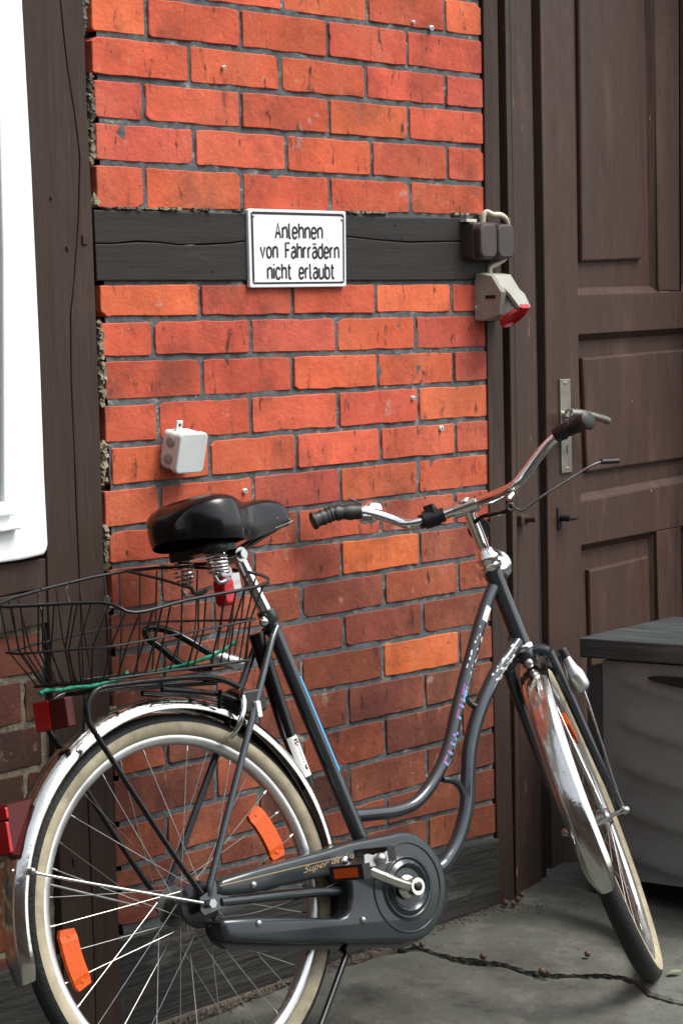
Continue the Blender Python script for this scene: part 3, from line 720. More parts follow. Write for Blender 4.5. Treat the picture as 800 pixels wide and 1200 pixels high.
# ------------------------------------------------------------------ junction box (loose, tilted forward at the top)
p = W(206, 556, .045)
JF = HB @ Matrix.Translation((p[0], 0, p[1]))
jb = empty('junction_box', JF)
tag(jb, 'small square white electrical junction box hanging loose on the bricks above the saddle', 'junction box')
def jb_pt(px, py, out): q = hit(HB, px, py, out); return V((q.x-p[0], -out, q.z-p[1]))
bo, to = .040, .058
q = [jb_pt(205.5, 556, bo), jb_pt(238, 554, bo), jb_pt(245.3, 511, to), jb_pt(212.5, 508.5, to)]
ux_ = (q[1]-q[0]).normalized(); uz_ = (q[3]-q[0]); Wj, Hj = (q[1]-q[0]).length, uz_.length; uz_ = (uz_-ux_*uz_.dot(ux_)*1).normalized()
sh = (q[3]-q[0]).dot(ux_)
yn = uz_.cross(ux_).normalized() * -1
if yn.y < 0: yn = -yn
def JP(v): return q[0]+ux_*(v.x+sh*v.z/Hj)+uz_*v.z+yn*v.y
MB().prism(rrect(0, 0, Wj, Hj, .010, 4), 0, .012, .003, smooth=False).xf(JP).build('lid', M['box_white'], jb)
MB().prism(rrect(.0025, .0025, Wj-.0025, Hj-.0025, .009, 4), .0122, .046, .0).xf(JP).build('body', M['box_white'], jb)
a = Wj*.22
mb = MB().prism([(a, Hj-.004), (a+.016, Hj-.004), (a+.016, Hj+.017), (a, Hj+.017)], .030, .034, .001).xf(JP); tb = mb.build('mounting_tab', M['box_white'], jb)
MB().lathe([(.003, 0), (.003, .0006)], JP(V((a+.008, .0297, Hj+.009))), -yn, 10).build('hole', M['black_print'], tb)
for k in range(2):
    MB().lathe([(.010, 0), (.010, .002), (.007, .003), (.0, .003)], JP(V((.0022, .026, Hj*(.3+.42*k)))), -ux_, 14).build('knockout', M['grey_plastic'], jb)

# ------------------------------------------------------------------ brown double socket
ob_ = .052
x0, z1 = W(562, 261, ob_); x1, z0 = W(603.5, 303, ob_); zc = (z0+z1)/2
SKF = HB @ Matrix.Translation((x0, 0, z0))
sk = empty('double_socket', SKF)
tag(sk, 'dark brown surface mounted double socket with two flaps beside the door frame', 'socket')
wS, hS = x1-x0, z1-z0
MB().prism(rrect(0, -.003, wS, hS+.003, .008, 4), -.034, .0, .004).build('back_box', M['socket_brown'], sk)
for k in range(2):
    MB().prism(rrect(.002+k*wS/2, .000, wS/2-.001+k*wS/2, hS-.001, .017, 5), -.052, -.0345, .005).build('flap', M['socket_brown'], sk)
# cream cable looping above and between the sockets
def WV(px, py, out): q = hit(HB, px, py, out); return V((q.x, q.y, q.z))
o0 = WV(567, 262, .012)
CF = HB @ Matrix.Translation((o0.x, 0, o0.z))
def cv(lst): return [WV(*a)-V((o0.x, 0, o0.z)) for a in lst]
cb = empty('electric_cable', CF); tag(cb, 'short cream cable looping over the top of the brown socket', 'cable')
MB().tube(smooth(cv([(565, 264, .014), (566, 253, .016), (570, 248.5, .020), (577, 251.5, .030), (586, 252, .036), (592, 256.5, .038), (594, 264, .030)]), 6), .0062, 12).build('cable', M['cable'], cb)
MB().tube(smooth(cv([(594, 296, .030), (590, 304, .034), (581, 309.5, .026), (574, 314, .020), (574, 324, .020)]), 6), .0055, 12).build('cable', M['cable'], cb)
mb = MB().box(cv([(548, 258.5, .012)])[0], (.018, .010, .003)); mb.build('paint_drip', M['cable'], cb)
# ------------------------------------------------------------------ grey industrial socket
g0 = WV(570, 376, .020)
IF = HB @ Matrix.Translation((g0.x, 0, g0.z))
ind = empty('industrial_socket', IF)
tag(ind, 'dirty grey industrial socket with red ring and hinged lid under the brown socket', 'socket')
def iv(px, py, out): return WV(px, py, out)-V((g0.x, 0, g0.z))
a = iv(569, 376, .030); b = iv(569, 320, .030); wI = .072
# base with a wedge front
sec = [(0, b.z), (0, a.z), (-.030, a.z), (-.072, a.z+.012), (-.078, (a.z+b.z)/2+.01), (-.050, b.z-.004), (-.020, b.z+.001)]
n = len(sec); mb = MB(); vs = []
for s_, k in ((a.x, .0), (a.x+.006, 1), (a.x+wI-.006, 1), (a.x+wI, 0)):
    cz = (a.z+b.z)/2
    for (y, z) in sec: vs.append((s_, y*(1 if k else .93), cz+(z-cz)*(1 if k else .94)))
fs = [tuple(range(n)), tuple(range(3*n, 4*n))[::-1]]
for j in range(3):
    for k in range(n): fs.append((j*n+k, (j+1)*n+k, (j+1)*n+(k+1) % n, j*n+(k+1) % n))
mb.add(vs, fs, False).build('housing', M['grey_plastic'], ind)
ax0 = V((a.x+wI/2, -.045, (a.z+b.z)/2-.004)); axd = V((.05, -.62, -.78)).normalized()
MB().lathe([(.026, 0), (.030, .01), (.031, .045), (.032, .047)], ax0, axd, 24).build('collar', M['grey_plastic'], ind)
MB().lathe([(.0335, .0), (.0335, .008), (.029, .0095), (.027, .004), (0, .004)], ax0+axd*.047, axd, 24).build('ring', M['red'], ind)
upd = V((0, -.78, .62)).normalized(); 
mb = MB()
l0 = ax0+upd*.030-axd*.030; l1 = ax0+upd*.040+axd*.020; l2 = ax0+upd*.037+axd*.054
X = V((1, 0, 0))
for (A, B_, wA, wB) in ((l0, l1, .024, .027), (l1, l2, .027, .020)):
    vs = [A-X*wA, A+X*wA, B_+X*wB, B_-X*wB]; vs += [v-upd*.007 for v in vs]
    mb.add(vs, [(0, 1, 2, 3), (7, 6, 5, 4), (0, 4, 5, 1), (1, 5, 6, 2), (2, 6, 7, 3), (3, 7, 4, 0)], False)
mb.build('hinged_lid', M['grey_plastic'], ind)
vs = [l2-X*.016-axd*.006, l2+X*.016-axd*.006, l2+X*.016+axd*.004-upd*.001, l2-X*.016+axd*.004-upd*.001]; vs = [v+upd*.0015 for v in vs]+[v-upd*.022 for v in vs]
MB().add(vs, [(0, 1, 2, 3), (7, 6, 5, 4), (0, 4, 5, 1), (1, 5, 6, 2), (2, 6, 7, 3), (3, 7, 4, 0)], False).build('lid_latch', M['red'], ind)
MB().box((a.x-.0005+0, -.044, (a.z+b.z)/2), (.002, .013, .0035)).build('slot', M['jamb_dark'], ind)

# ------------------------------------------------------------------ storage cabinet
YB1 = R_(-36.6); e1 = V((math.cos(YB1), math.sin(YB1), 0)); e2 = V((-e1.y, e1.x, 0))
cg = ground_at(691, 1046, 0)
BF = frame(cg, e1, e2)
cab = empty('storage_cabinet', BF)
tag(cab, 'dark grey plastic garden storage cabinet with flat lid standing before the door', 'cabinet')
def BX(px, py, out=0): return hit(BF, px, py, out)
zt = BX(687, 748, .012).z; zl = BX(687, 771, .012).z
Wd, Dp = .62, .42
lid = MB().prism([(-.012, zl), (Wd+.012, zl), (Wd+.012, zt), (-.012, zt)], -.012, Dp+.012, .004)
lid.build('lid', M['bin_lid'], cab)
# body: corner posts and frame
xp = BX(703, 800, 0).x
MB().box((xp/2, Dp/2, zl/2-.01), (xp/2, Dp/2, zl/2-.012)).build('side_panel', M['bin'], cab)
MB().box((Wd-xp/2, Dp/2, zl/2-.01), (xp/2, Dp/2, zl/2-.012)).build('side_panel', M['bin'], cab)
MB().box((Wd/2, Dp-.01, zl/2), (Wd/2-xp, .008, zl/2-.02)).build('back_panel', M['bin'], cab)
# moulded drawer fronts with swept lips
x_a, x_b = xp+.001, Wd-xp-.001; dz = .100; ztop = zl-.006; nd_ = 5
def lip(x, z, z1, z0):
    t = (z1-z)/(z1-z0); u_ = (x-x_a)/(x_b-x_a); c = .22+.55*math.sin(math.pi*min(1, max(0, u_)))
    e = min(1, max(0, (u_-.03)*9))*min(1, max(0, (.97-u_)*9)); e = e*e*(3-2*e); k = t-c
    h = .0052*math.exp(-(k/.34)**2) if k < 0 else .0052*math.exp(-(k/.15)**2)
    return h*e
for d_ in range(nd_):
    z1 = ztop-d_*dz; z0 = max(.03, z1-dz)
    if z1-z0 < .03: break
    mb = MB(); nx, nz = 60, 30; vs = []
    for j in range(nz+1):
        for i in range(nx+1):
            x = x_a+(x_b-x_a)*i/nx; z = z1-(z1-z0)*j/nz
            vs.append((x, .008-lip(x, z, z1, z0), z))
    fs = [(j*(nx+1)+i, (j+1)*(nx+1)+i, (j+1)*(nx+1)+i+1, j*(nx+1)+i+1) for j in range(nz) for i in range(nx)]
    mb.add(vs, fs, True); mb.box(((x_a+x_b)/2, .03, (z1+z0)/2), ((x_b-x_a)/2, .015, (z1-z0)/2))
    dr = mb.build('drawer', M['bin_face'], cab)
    if d_ == 0:
        xh = BX(775, 820, 0); cx, cz = (x_a+x_b)/2, z1-.030
        pts = [(cx+.15*math.cos(t), cz+.012*math.sin(t)-.010*(1-abs(math.cos(t)))) for t in [math.pi*2*k/24 for k in range(24)]]
        MB().prism([(a_, b_) for a_, b_ in pts], -.0105, .004, .003).build('hand_hold', M['jamb_dark'], dr)

# ------------------------------------------------------------------ bicycle
yb, lb = .7278, .2101
bd = V((math.cos(yb), math.sin(yb), 0)); bn = V((-bd.y, bd.x, 0)); bu = math.cos(lb)*V((0, 0, 1))+math.sin(lb)*bn; bl = bu.cross(bd)
HUB = V((-.2887, 4.1829, -1.0103+CAMZ)); RT = .340
BK = frame(HUB-bu*RT, bd, bl)
bike = empty('bicycle', BK)
tag(bike, 'dark grey low-frame city bicycle with chrome mudguards leaning on the brick wall', 'bicycle')
def B(px, py, off=0.0):
    """bicycle coordinates (forward, left, up from the rear contact) of a pixel at 'off' to the right of the centre plane"""
    return hit(BK, px, py, off)
HZ = RT
def bp(*l, n=6): return smooth([B(*a) for a in l], n)
def part(mb, name, m, label=None): return mb.build(name, m, bike, label)

# wheels -----------------------------------------------------------
RO, RI = .301, .285
tyre_me = MB(); prof = []
for k in range(17):
    a = R_(-60+300*k/16)      # from one side over the tread to the other
    a = R_(-35+250*k/16); prof.append((.3165+.0185*math.sin(a)*1.0 if False else .316+.0185*math.sin(a), -.0185*math.cos(a)))
tread = [p for p in prof if p[0] > .3185]; 
def ring(profile, n=96, mi=0):
    mb = MB(); N = len(profile); vs = []
    for i in range(n):
        a = 2*math.pi*i/n
        for r, y in profile: vs.append((math.cos(a)*r, y, math.sin(a)*r))
    fs = [(i*N+k, ((i+1) % n)*N+k, ((i+1) % n)*N+(k+1) % N, i*N+(k+1) % N) for i in range(n) for k in range(N)]
    return mb.add(vs, fs, True, mi)
def arc_section(cr, R1, a0, a1, n, w=1.0):
    return [(cr+R1*math.sin(R_(a0+(a1-a0)*k/n)), -R1*w*math.cos(R_(a0+(a1-a0)*k/n))) for k in range(n+1)]
CRT, RS = .3187, .0215
tread_sec = arc_section(CRT, RS, 14, 166, 12)+arc_section(CRT, RS-.003, 166, 14, 8)
tread_me = ring(tread_sec).mesh('tyre', M['tyre'])
wall_me = []
mb = ring(arc_section(CRT, RS+.0004, 14, -52, 6)+arc_section(CRT, RS-.002, -52, 14, 4))
mb2 = ring([(r, -y) for r, y in arc_section(CRT, RS+.0004, 14, -52, 6)+arc_section(CRT, RS-.002, -52, 14, 4)])
mb.add(mb2.v, mb2.f, True)
wall_me = mb.mesh('sidewall', M['cream'])
rim_me = ring([(.2995, -.0125), (.3015, -.0122), (.3015, -.0105), (.294, -.009), (.293, .009), (.3015, .0105), (.3015, .0122), (.2995, .0125), (.290, .0115), (.2855, .007), (.284, 0), (.2855, -.007), (.290, -.0115)], 96).mesh('rim', M['alu'])
def spoke_mesh(side, lead, k):
    pass
NS = 36
def make_wheel(label, hubr, fl, name='wheel', dark_hub=False, angle=0, refl=(0, 180), parent=None, M_=None):
    w_ = empty(name, M_ or Matrix.Identity(4), parent or bike); w_['label'] = label
    for nm, me in (('tyre', tread_me), ('sidewall', wall_me), ('rim', rim_me)):
        o = bpy.data.objects.new(nm, me); col.objects.link(o); o.parent = w_
        o.rotation_euler = (0, 0, 0)
    for k in range(NS):
        side = -1 if k % 2 else 1; lead = 1 if (k//2) % 2 else -1
        a1 = 2*math.pi*(k+.5)/NS+angle; a0 = a1+lead*R_(62)*(1 if hubr > .02 else .8)
        p0 = V((math.cos(a0)*hubr, side*fl, math.sin(a0)*hubr)); p1 = V((math.cos(a1)*.2855, side*.002, math.sin(a1)*.2855))
        mb = MB().tube([p0, p1], .00082, 5, caps=False)
        d_ = (p0-p1).normalized(); mb.tube([p1, p1+d_*.012], .0019, 6)
        mb.build('spoke', M['spoke'], w_)
    return w_
WHB = Matrix.Translation((0, .010, HZ))
rear = make_wheel('rear wheel with cream-walled tyre and orange spoke reflectors', .031, .030, M_=WHB, angle=.04)
mb = MB().lathe([(.004, -.078), (.004, -.040), (.020, -.040), (.034, -.034), (.036, -.031), (.036, -.028), (.022, -.027), (.022, .027), (.036, .028), (.036, .032), (.030, .036), (.012, .042), (.004, .044), (.004, .080)], (0, 0, 0), (0, 1, 0), 24)
mb.build('hub', M['hub_dark'], rear)
MB().lathe([(.038, -.050), (.042, -.049), (.042, -.047), (.038, -.046), (.02, -.044)], (0, 0, 0), (0, 1, 0), 24).build('sprocket', M['black_paint'], rear)
def reflector(px, py, par, org, size=(.104, .035)):
    q = B(px, py, .012); r = V((q.x, 0, q.z-HZ)); R0 = r.length; a = math.atan2(r.z, r.x)
    mb = MB(); n = 10; hl = size[0]/2; h = size[1]/2; vs = []
    sec = []
    for i in range(n+1):
        t = -hl+2*hl*i/n; aa = a+t/R0
        e = h*(.80 if i in (0, n) else 1)
        for rr, y in ((R0-e, -.012), (R0+e, -.012), (R0+e, -.003), (R0-e, -.003)):
            vs.append((math.cos(aa)*rr, y-(.002 if 2 <= i <= n-2 else 0), math.sin(aa)*rr))
    fs = [(i*4+k, (i+1)*4+k, (i+1)*4+(k+1) % 4, i*4+(k+1) % 4) for i in range(n) for k in range(4)]+[(0, 1, 2, 3), tuple(n*4+k for k in (3, 2, 1, 0))]
    mb.add(vs, fs, False); rf = mb.build('reflector', M['orange'], par)
    for t in (-hl*.78, hl*.78):
        aa = a+t/R0; MB().lathe([(.004, 0), (.004, .001), (.001, .0015)], (math.cos(aa)*R0, -.0121, math.sin(aa)*R0), (0, -1, 0), 10).build('clip', M['orange'], rf)
reflector(91, 1124, rear, None); reflector(318, 975, rear, None)
p = B(58, 1080, 0); 
# front assembly: everything that turns with the steering -------------
SC = V((.942, 0, .355+HZ)); SA = V((-.30, 0, .954)).normalized(); SFW = V((SA.z, 0, -SA.x))
def steer(v, phi):
    return SC + Matrix.Rotation(R_(phi), 3, SA) @ (V(v)-SC)
PHW, PHB = 41, 31
hubF = SC-SA*.400+SFW*.045
MF = Matrix.Translation(SC) @ Matrix.Rotation(R_(PHW), 4, SA) @ Matrix.Translation(-SC) @ Matrix.Translation(hubF) @ Matrix.Scale(1.015, 4)
front = make_wheel('front wheel turned toward the wall, with cream-walled tyre', .017, .026, M_=MF, angle=.02)
MB().lathe([(.0045, -.062), (.0045, -.035), (.014, -.034), (.019, -.028), (.020, -.025), (.012, -.023), (.012, .023), (.020, .025), (.019, .028), (.014, .034), (.0045, .035), (.0045, .062)], (0, 0, 0), (0, 1, 0), 20).build('hub', M['steel'], front)
mb = MB()
for k, (aa, R0) in enumerate(((R_(178-38), .235),)): pass
rr_ = MB(); n = 8
for (aa0, nm) in ((R_(60), 'a'),):
    vs = []
    for i in range(n+1):
        aa = aa0+(-.044+.088*i/n)/.235
        for r0, y in ((.222, -.014), (.250, -.014), (.250, .0), (.222, .0)): vs.append((math.cos(aa)*r0, y, math.sin(aa)*r0))
    MB().add(vs, [(i*4+k, (i+1)*4+k, (i+1)*4+(k+1) % 4, i*4+(k+1) % 4) for i in range(n) for k in range(4)]+[(0, 1, 2, 3), tuple(n*4+k for k in (3, 2, 1, 0))], False).build('reflector', M['orange'], front)
MS = Matrix.Translation(SC) @ Matrix.Rotation(R_(PHW), 4, SA) @ Matrix.Translation(-SC)
def fpart(mb, name, m, label=None, phi=PHW):
    mb.xf(lambda v: steer(v, phi)); return mb.build(name, m, bike, label)

# mudguards ---------------------------------------------------------
def guard_section(w, h, R0, t=.0012, n=10):
    """ridged sheet section: returns closed (radius, lateral) outline"""
    out = []; inn = []
    for k in range(n*2+1):
        u_ = -1+k/n; y = w*math.sin(u_*math.pi/2*.98); r = R0-h*(1-math.cos(u_*math.pi/2)**.8 if abs(u_) < 1 else 1)
        r += .0016*math.exp(-((abs(u_)-.42)/.09)**2)
        out.append((r, y)); inn.append((r-t, y*.985))
    return out+inn[::-1]
gs_ = guard_section(.0310, .024, .3705)
arc = []
for k in range(61):
    a = 8+(191-8)*k/60; dr = -.015*max(0, (60-a)/52)**1 if a < 60 else 0
    tail = 1-.45*max(0, (a-184)/7)**2
    arc.append((R_(a), dr, tail))
mb = MB().sweep(gs_, arc).xf(lambda v: v+V((0, .007, HZ)))
part(mb, 'rear_mudguard', M['old_chrome'], 'chrome mudguard over the rear wheel')
gf = guard_section(.0300, .022, .370)
arc = [(R_(30+(203-30)*k/60), 0, 1-.5*max(0, (30+(203-30)*k/60-195)/8)**2) for k in range(61)]
mb = MB().sweep(gf, arc).xf(lambda v: v+hubF)
fpart(mb, 'front_mudguard', M['old_chrome'], 'chrome mudguard over the front wheel')
# stays
def stay(pts, r=.0022, m='chrome', n=8, name='mudguard_stay'): return part(MB().tube(pts, r, n), name, M[m])
stay([B(37, 1021, .03), B(46, 1024, .035), B(100, 1034, .045), B(238, 1058, .068)], .0027)
q = B(37, 1021, .029); part(MB().lathe([(.006, 0), (.006, .006), (.003, .009)], q, (0, -1, 0), 10), 'nut', M['steel'])
stay([B(52, 1035, -.030), B(163, 1062, -.065)], .0024, 'steel')
hR = hubF+V((0, -.064, 0)); 
th = R_(183); gpt = hubF+V((math.cos(th)*.356, -.026, math.sin(th)*.356))
fpart(MB().tube([gpt, hR+V((-.01, 0, .004)), hR+V((.004, -.006, 0))], .0030, 8), 'mudguard_stay', M['steel'])
fpart(MB().tube([gpt+V((0, .052, 0)), hubF+V((0, .066, 0))], .0030, 8), 'mudguard_stay', M['steel'])
for s in (-1, 1):
    fpart(MB().lathe([(.009, 0), (.009, .006), (.0055, .012), (.0, .014)], hubF+V((0, s*.062, 0)), (0, s, 0), 12), 'axle_nut', M['steel'])
    g2 = hubF+V((math.cos(R_(60))*.352, s*.026, math.sin(R_(60))*.352))
    fpart(MB().tube([g2, hubF+V((.0, s*.060, .03)), hubF+V((0, s*.060, 0))], .0022, 8), 'mudguard_stay', M['chrome'])
# fork -----------------------------------------------------------------
crown = SC-SA*.012
mb = MB().lathe([(.016, -.012), (.019, -.008), (.019, .012), (.015, .016)], crown, SA, 20)
mb.tube(smooth([crown+V((0, -.045, -.01)), crown+V((0, -.025, .004)), crown, crown+V((0, .025, .004)), crown+V((0, .045, -.01))], 4), .013, 12)
for s in (-1, 1):
    pts = smooth([crown+V((0, s*.044, -.008)), crown-SA*.08+V((0, s*.049, 0)), crown-SA*.22+V((0, s*.054, 0)), crown-SA*.30+SFW*.008+V((0, s*.056, 0)), hubF+SA*.03+SFW*-.006+V((0, s*.057, 0)), hubF+V((0, s*.057, 0))], 5)
    mb.tube(pts, [.0125-.006*i/(len(pts)-1) for i in range(len(pts))], 12)
fpart(mb, 'fork', M['frame_paint'])
mb = MB().lathe([(.0205, -.004), (.0215, .0), (.0205, .007), (.017, .010)], SC+SA*.006, SA, 20)
fpart(mb, 'crown_race', M['chrome'])
# head tube / headset / stem
HT = SC+SA*.185
frame_mb = MB().lathe([(.0185, .012), (.0178, .018), (.0178, .172), (.0185, .178)], SC, SA, 20)
mb = MB().lathe([(.019, .178), (.024, .183), (.025, .190), (.021, .194), (.022, .200), (.025, .204), (.024, .210), (.0195, .214), (.018, .224), (.0125, .228)], SC, SA, 24)
part(mb, 'headset', M['chrome'])
ST = SC+SA*.322
mb = MB().lathe([(.0118, .222), (.0118, .300), (.0135, .306), (.0150, .318), (.0150, .330), (.012, .336), (.0, .338)], SC, SA, 20)
barc = ST+V((-.012, 0, .0))
mb.tube([ST+V((0, -.024, -.004)), ST+V((0, .024, -.004))], .0165, 16)
fpart(mb, 'stem', M['chrome'], phi=PHB)
# handlebar, symmetric in the straight-ahead frame
HBp = [(.848, .0, .661), (.836, .060, .658), (.817, .113, .660), (.8225, .140, .676), (.827, .169, .697), (.829, .20, .716), (.828, .230, .729), (.822, .248, .732)]
hp = [V((x, -y, z+HZ)) for x, y, z in HBp[::-1]]+[V((x, y, z+HZ)) for x, y, z in HBp[1:]]
BI = BK.inverted(); CL = BI @ CAM
def bar_xf(v):
    k = .018*max(0, (v.y-.12)/.184); v2 = steer(v, PHB)
    return v2+(CL-v2)*k
def bpart(mb, name, m):
    mb.xf(bar_xf); return mb.build(name, m, bike)
bpart(MB().tube(smooth(hp, 6), .0111, 14), 'handlebar', M['chrome'])
for s in (-1, 1):
    g = smooth([V((.829, s*(.206 if s > 0 else .226), (.719 if s > 0 else .730)+HZ)), V((.818, s*.258, .733+HZ)), V((.807, s*.280, .732+HZ)), V((.792, s*.305, .729+HZ))], 8)
    n = len(g); rs = [.0158+(.0016*math.sin(i*1.9) if 3 < i < n-5 else 0)+(.003 if i >= n-3 else 0)-(.003 if i == n-1 else 0) for i in range(n)]
    bpart(MB().tube(g, rs, 16), 'grip', M['rubber'])
# bell on the left, next to the grip
bc = V((.838, .196, .714+HZ))
mb = MB().lathe([(.0, .020), (.006, .020), (.007, .017), (.016, .0145), (.024, .009), (.0285, .002), (.0275, 0), (.0, .001)], bc, V((-.85, -.05, .35)), 24)
bpart(mb, 'bell', M['chrome'])
bpart(MB().tube([bc+V((-.004, .010, .022)), bc+V((-.010, .032, .042))], .0022, 6), 'bell_lever', M['rubber'])
# black clamp left of the stem
p0 = V((.8365, .058, .658+HZ)); p1 = V((.826, .088, .658+HZ))
mb = MB().tube([p0, p1], .0185, 14); mb.box(p0*.5+p1*.5+V((-.004, -.004, .014)), (.010, .010, .012)); mb.tube([p0+V((.002, -.012, 0)), p1+V((0, .010, 0))], .0145, 12)
fpart(mb, 'clamp', M['rubber'], phi=PHB)
# brake lever: rod from a scrolled pivot under the right bar out to a black tip
def hp2(px, py, off): return B(px, py, off)
lev = [hp2(*a) for a in ((598.5, 588, .13), (602, 592, .13), (598, 598, .13), (593, 593, .13), (598, 586, .13))]
cc = hp2(598, 593, .135); axn = (BK.inverted().to_3x3() @ (CAM-(BK @ cc)).normalized()).normalized(); uu = axn.orthogonal().normalized(); 
uu = (BK.inverted().to_3x3() @ V((1, 0, 0))); uu = (uu-axn*uu.dot(axn)).normalized(); vv = axn.cross(uu)
if (BK.to_3x3() @ vv).z < 0: vv = -vv
spiral = [cc+(uu*math.cos(t)+vv*math.sin(t))*(.0035+.0010*t) for t in [k*.45 for k in range(14)]]
path = spiral+[hp2(610, 598.5, .15), hp2(620, 592, .16), hp2(640, 578, .18), hp2(672, 558, .205), hp2(690, 547, .22), hp2(700, 542.5, .225), hp2(708, 540.5, .23)]
part(MB().tube(smooth(path, 3), .0027, 8), 'brake_lever', M['hub_dark'])
part(MB().tube([hp2(704, 541, .228), hp2(724, 540, .235)], .0052, 10), 'lever_tip', M['rubber'])
part(MB().tube([hp2(595, 585, .12), hp2(600, 579, .12)], .006, 10), 'lever_clamp', M['chrome'])
part(MB().tube(smooth([hp2(600, 592, .125), hp2(590, 600, .10), hp2(566, 605, .04), hp2(556, 612, .01)], 4), .0045, 8), 'brake_rod', M['black_paint'])
# headlamp
lc = SC+SA*.172+SFW*.052
mb = MB().lathe([(.0, -.052), (.014, -.050), (.026, -.040), (.033, -.022), (.036, 0), (.0375, .002), (.0375, .008), (.034, .010), (.0, .012)], lc+SFW*.012, SFW, 28)
fpart(mb, 'headlamp', M['chrome'], phi=PHW)
fpart(MB().tube([SC+SA*.225+SFW*.012, lc+SA*.01], .005, 8), 'lamp_bracket', M['black_paint'], phi=PHW)
# black oval reflector and cables behind the stem
c_o = B(551, 633, -.02)
fpart(MB().lathe([(.0, .006), (.018, .005), (.0235, .001), (.0235, -.004), (.0, -.005)], SC+SA*.262+SFW*.030, SFW, 22), 'front_reflector', M['rubber'], phi=PHB)
part(MB().tube(bp((552, 598, -.02), (560, 622, .0), (568, 640, .01), (577, 652, .005), (583, 690, -.02), (600, 740, -.03), n=5), .0028, 8), 'cable', M['rubber'])
part(MB().tube(bp((556, 602, .02), (566, 625, .02), (573, 645, .022), n=5), .0022, 8), 'cable', M['steel'])
part(MB().tube(bp((503, 604, -.09), (530, 620, -.06), (556, 640, -.03), (570, 668, -.025), (566, 720, -.03), n=5), .0024, 8), 'cable', M['rubber']) if False else None
# frame ------------------------------------------------------------------
BBc = B(478, 1040, .085); BB = V((.456, 0, HZ-.047))
top = [B(577, 688), B(566, 717), B(549, 777.5), B(536, 828), B(524, 879), B(509, 912.5), B(488.6, 939), B(465, 950), B(440, 953.5), B(414, 956)]
low = [B(606, 752), B(596.6, 765.7), B(581.4, 787.6), B(563, 828), B(551, 872), B(548, 912.5), B(547, 939.5), B(544, 958), B(536, 984.6), B(524, 1005.6), B(508, 1020), BB+V((0, 0, .005))]
fm = frame_mb
fm.tube(smooth(top, 5), .0128, 16); fm.tube(smooth(low, 5), .0150, 16)
fm.tube(smooth([B(547, 819), B(553, 826), B(562, 829)], 4), .0062, 10)
fm.tube(smooth([B(518, 913), B(533, 916), B(541, 926), B(543, 936)], 4), .0068, 10)
STt = B(311, 716); fm.tube([STt, BB], .0150, 18)
fm.lathe([(.0175, -.002), (.0175, .022), (.0155, .026)], STt, (BB-STt), 18)
fm.tube([BB+V((0, -.036, 0)), BB+V((0, .036, 0))], .021, 20)
dR, dL = V((0, -.062, HZ)), V((0, .062, HZ))
for s, dq_ in ((-1, dR), (1, dL)):
    tp = B(318, 736); tp = V((tp.x, s*.016, tp.z))
    fm.tube([tp, V((tp.x*.93, s*.022, tp.z-.02)), dq_+V((.010, 0, .030)), dq_+V((.006, 0, .012))], [.0065, .0068, .0062, .0055], 10)
    fm.tube([BB+V((-.02, s*.03, 0)), V((.25, s*.048, HZ-.022)), dq_+V((.028, 0, -.002))], [.0100, .0095, .0080], 12)
    fm.prism([(-.018, HZ-.010), (-.012, HZ-.018), (.030, HZ-.012), (.046, HZ-.010), (.046, HZ+.006), (.030, HZ+.010), (.022, HZ+.036), (.008, HZ+.040), (.004, HZ+.020), (-.016, HZ+.014)], s*.058, s*.064, .0008)
part(fm, 'frame', M['frame_paint'], 'dark grey low step-through frame with two curved tubes')
br = B(275, 812); part(MB().tube([V((br.x+.0, -.030, br.z)), V((br.x, .030, br.z))], .006, 10), 'seat_stay_bridge', M['black_paint'])
# stickers and print on the frame
def tube_print(path, rad, t0, t1, ang0, ang1, m, name, nseg=8, into=None, mi=0):
    """thin patch hugging a tube between path fractions t0,t1 and angles measured from the right side (-y) towards +perp"""
    path = smooth(path, 10); Lc = [0]
    for i in range(1, len(path)): Lc.append(Lc[-1]+(path[i]-path[i-1]).length)
    def at(t):
        d_ = t*Lc[-1]
        for i in range(1, len(path)):
            if Lc[i] >= d_:
                k = (d_-Lc[i-1])/max(Lc[i]-Lc[i-1], 1e-9); return path[i-1].lerp(path[i], k), (path[i]-path[i-1]).normalized()
        return path[-1], (path[-1]-path[-2]).normalized()
    vs = []; n2 = 5
    for i in range(nseg+1):
        p_, tg = at(t0+(t1-t0)*i/nseg); side = V((0, -1, 0)); perp = tg.cross(side).normalized()
        for j in range(n2+1):
            a = R_(ang0+(ang1-ang0)*j/n2); vs.append(p_+(side*math.cos(a)+perp*math.sin(a))*(rad+.0004))
    fcs = [(i*(n2+1)+j, (i+1)*(n2+1)+j, (i+1)*(n2+1)+j+1, i*(n2+1)+j+1) for i in range(nseg) for j in range(n2)]
    if into: return into.add(vs, fcs, True, mi)
    return part(MB().add(vs, [(i*(n2+1)+j, (i+1)*(n2+1)+j, (i+1)*(n2+1)+j+1, i*(n2+1)+j+1) for i in range(nseg) for j in range(n2)], True), name, m)
stp = [STt.lerp(BB, k/8) for k in range(9)]
tube_print(stp, .0150, .24, .58, -30, -12, M['blue'], 'stripe', 14)
for k in range(12):                                   # chrome-like worn decals near the top of both tubes
    pass
random.seed(3)
tube_print(top, .0128, .075, .125, -50, 30, M['sticker'], 'decal', 3)
for (pth, rad, a, b, N_) in ((top, .0128, .13, .30, 20), (low, .0150, .03, .17, 30)):
    dm = MB()
    for k in range(N_):
        t = random.uniform(a, b); g0 = random.uniform(-45, 45); tube_print(pth, rad, t, t+random.uniform(.003, .014), g0, g0+random.uniform(4, 14), M['sticker'], 'decal', 1, dm)
    o = part(dm, 'worn_decal', M['sticker']); o['kind'] = 'stuff'
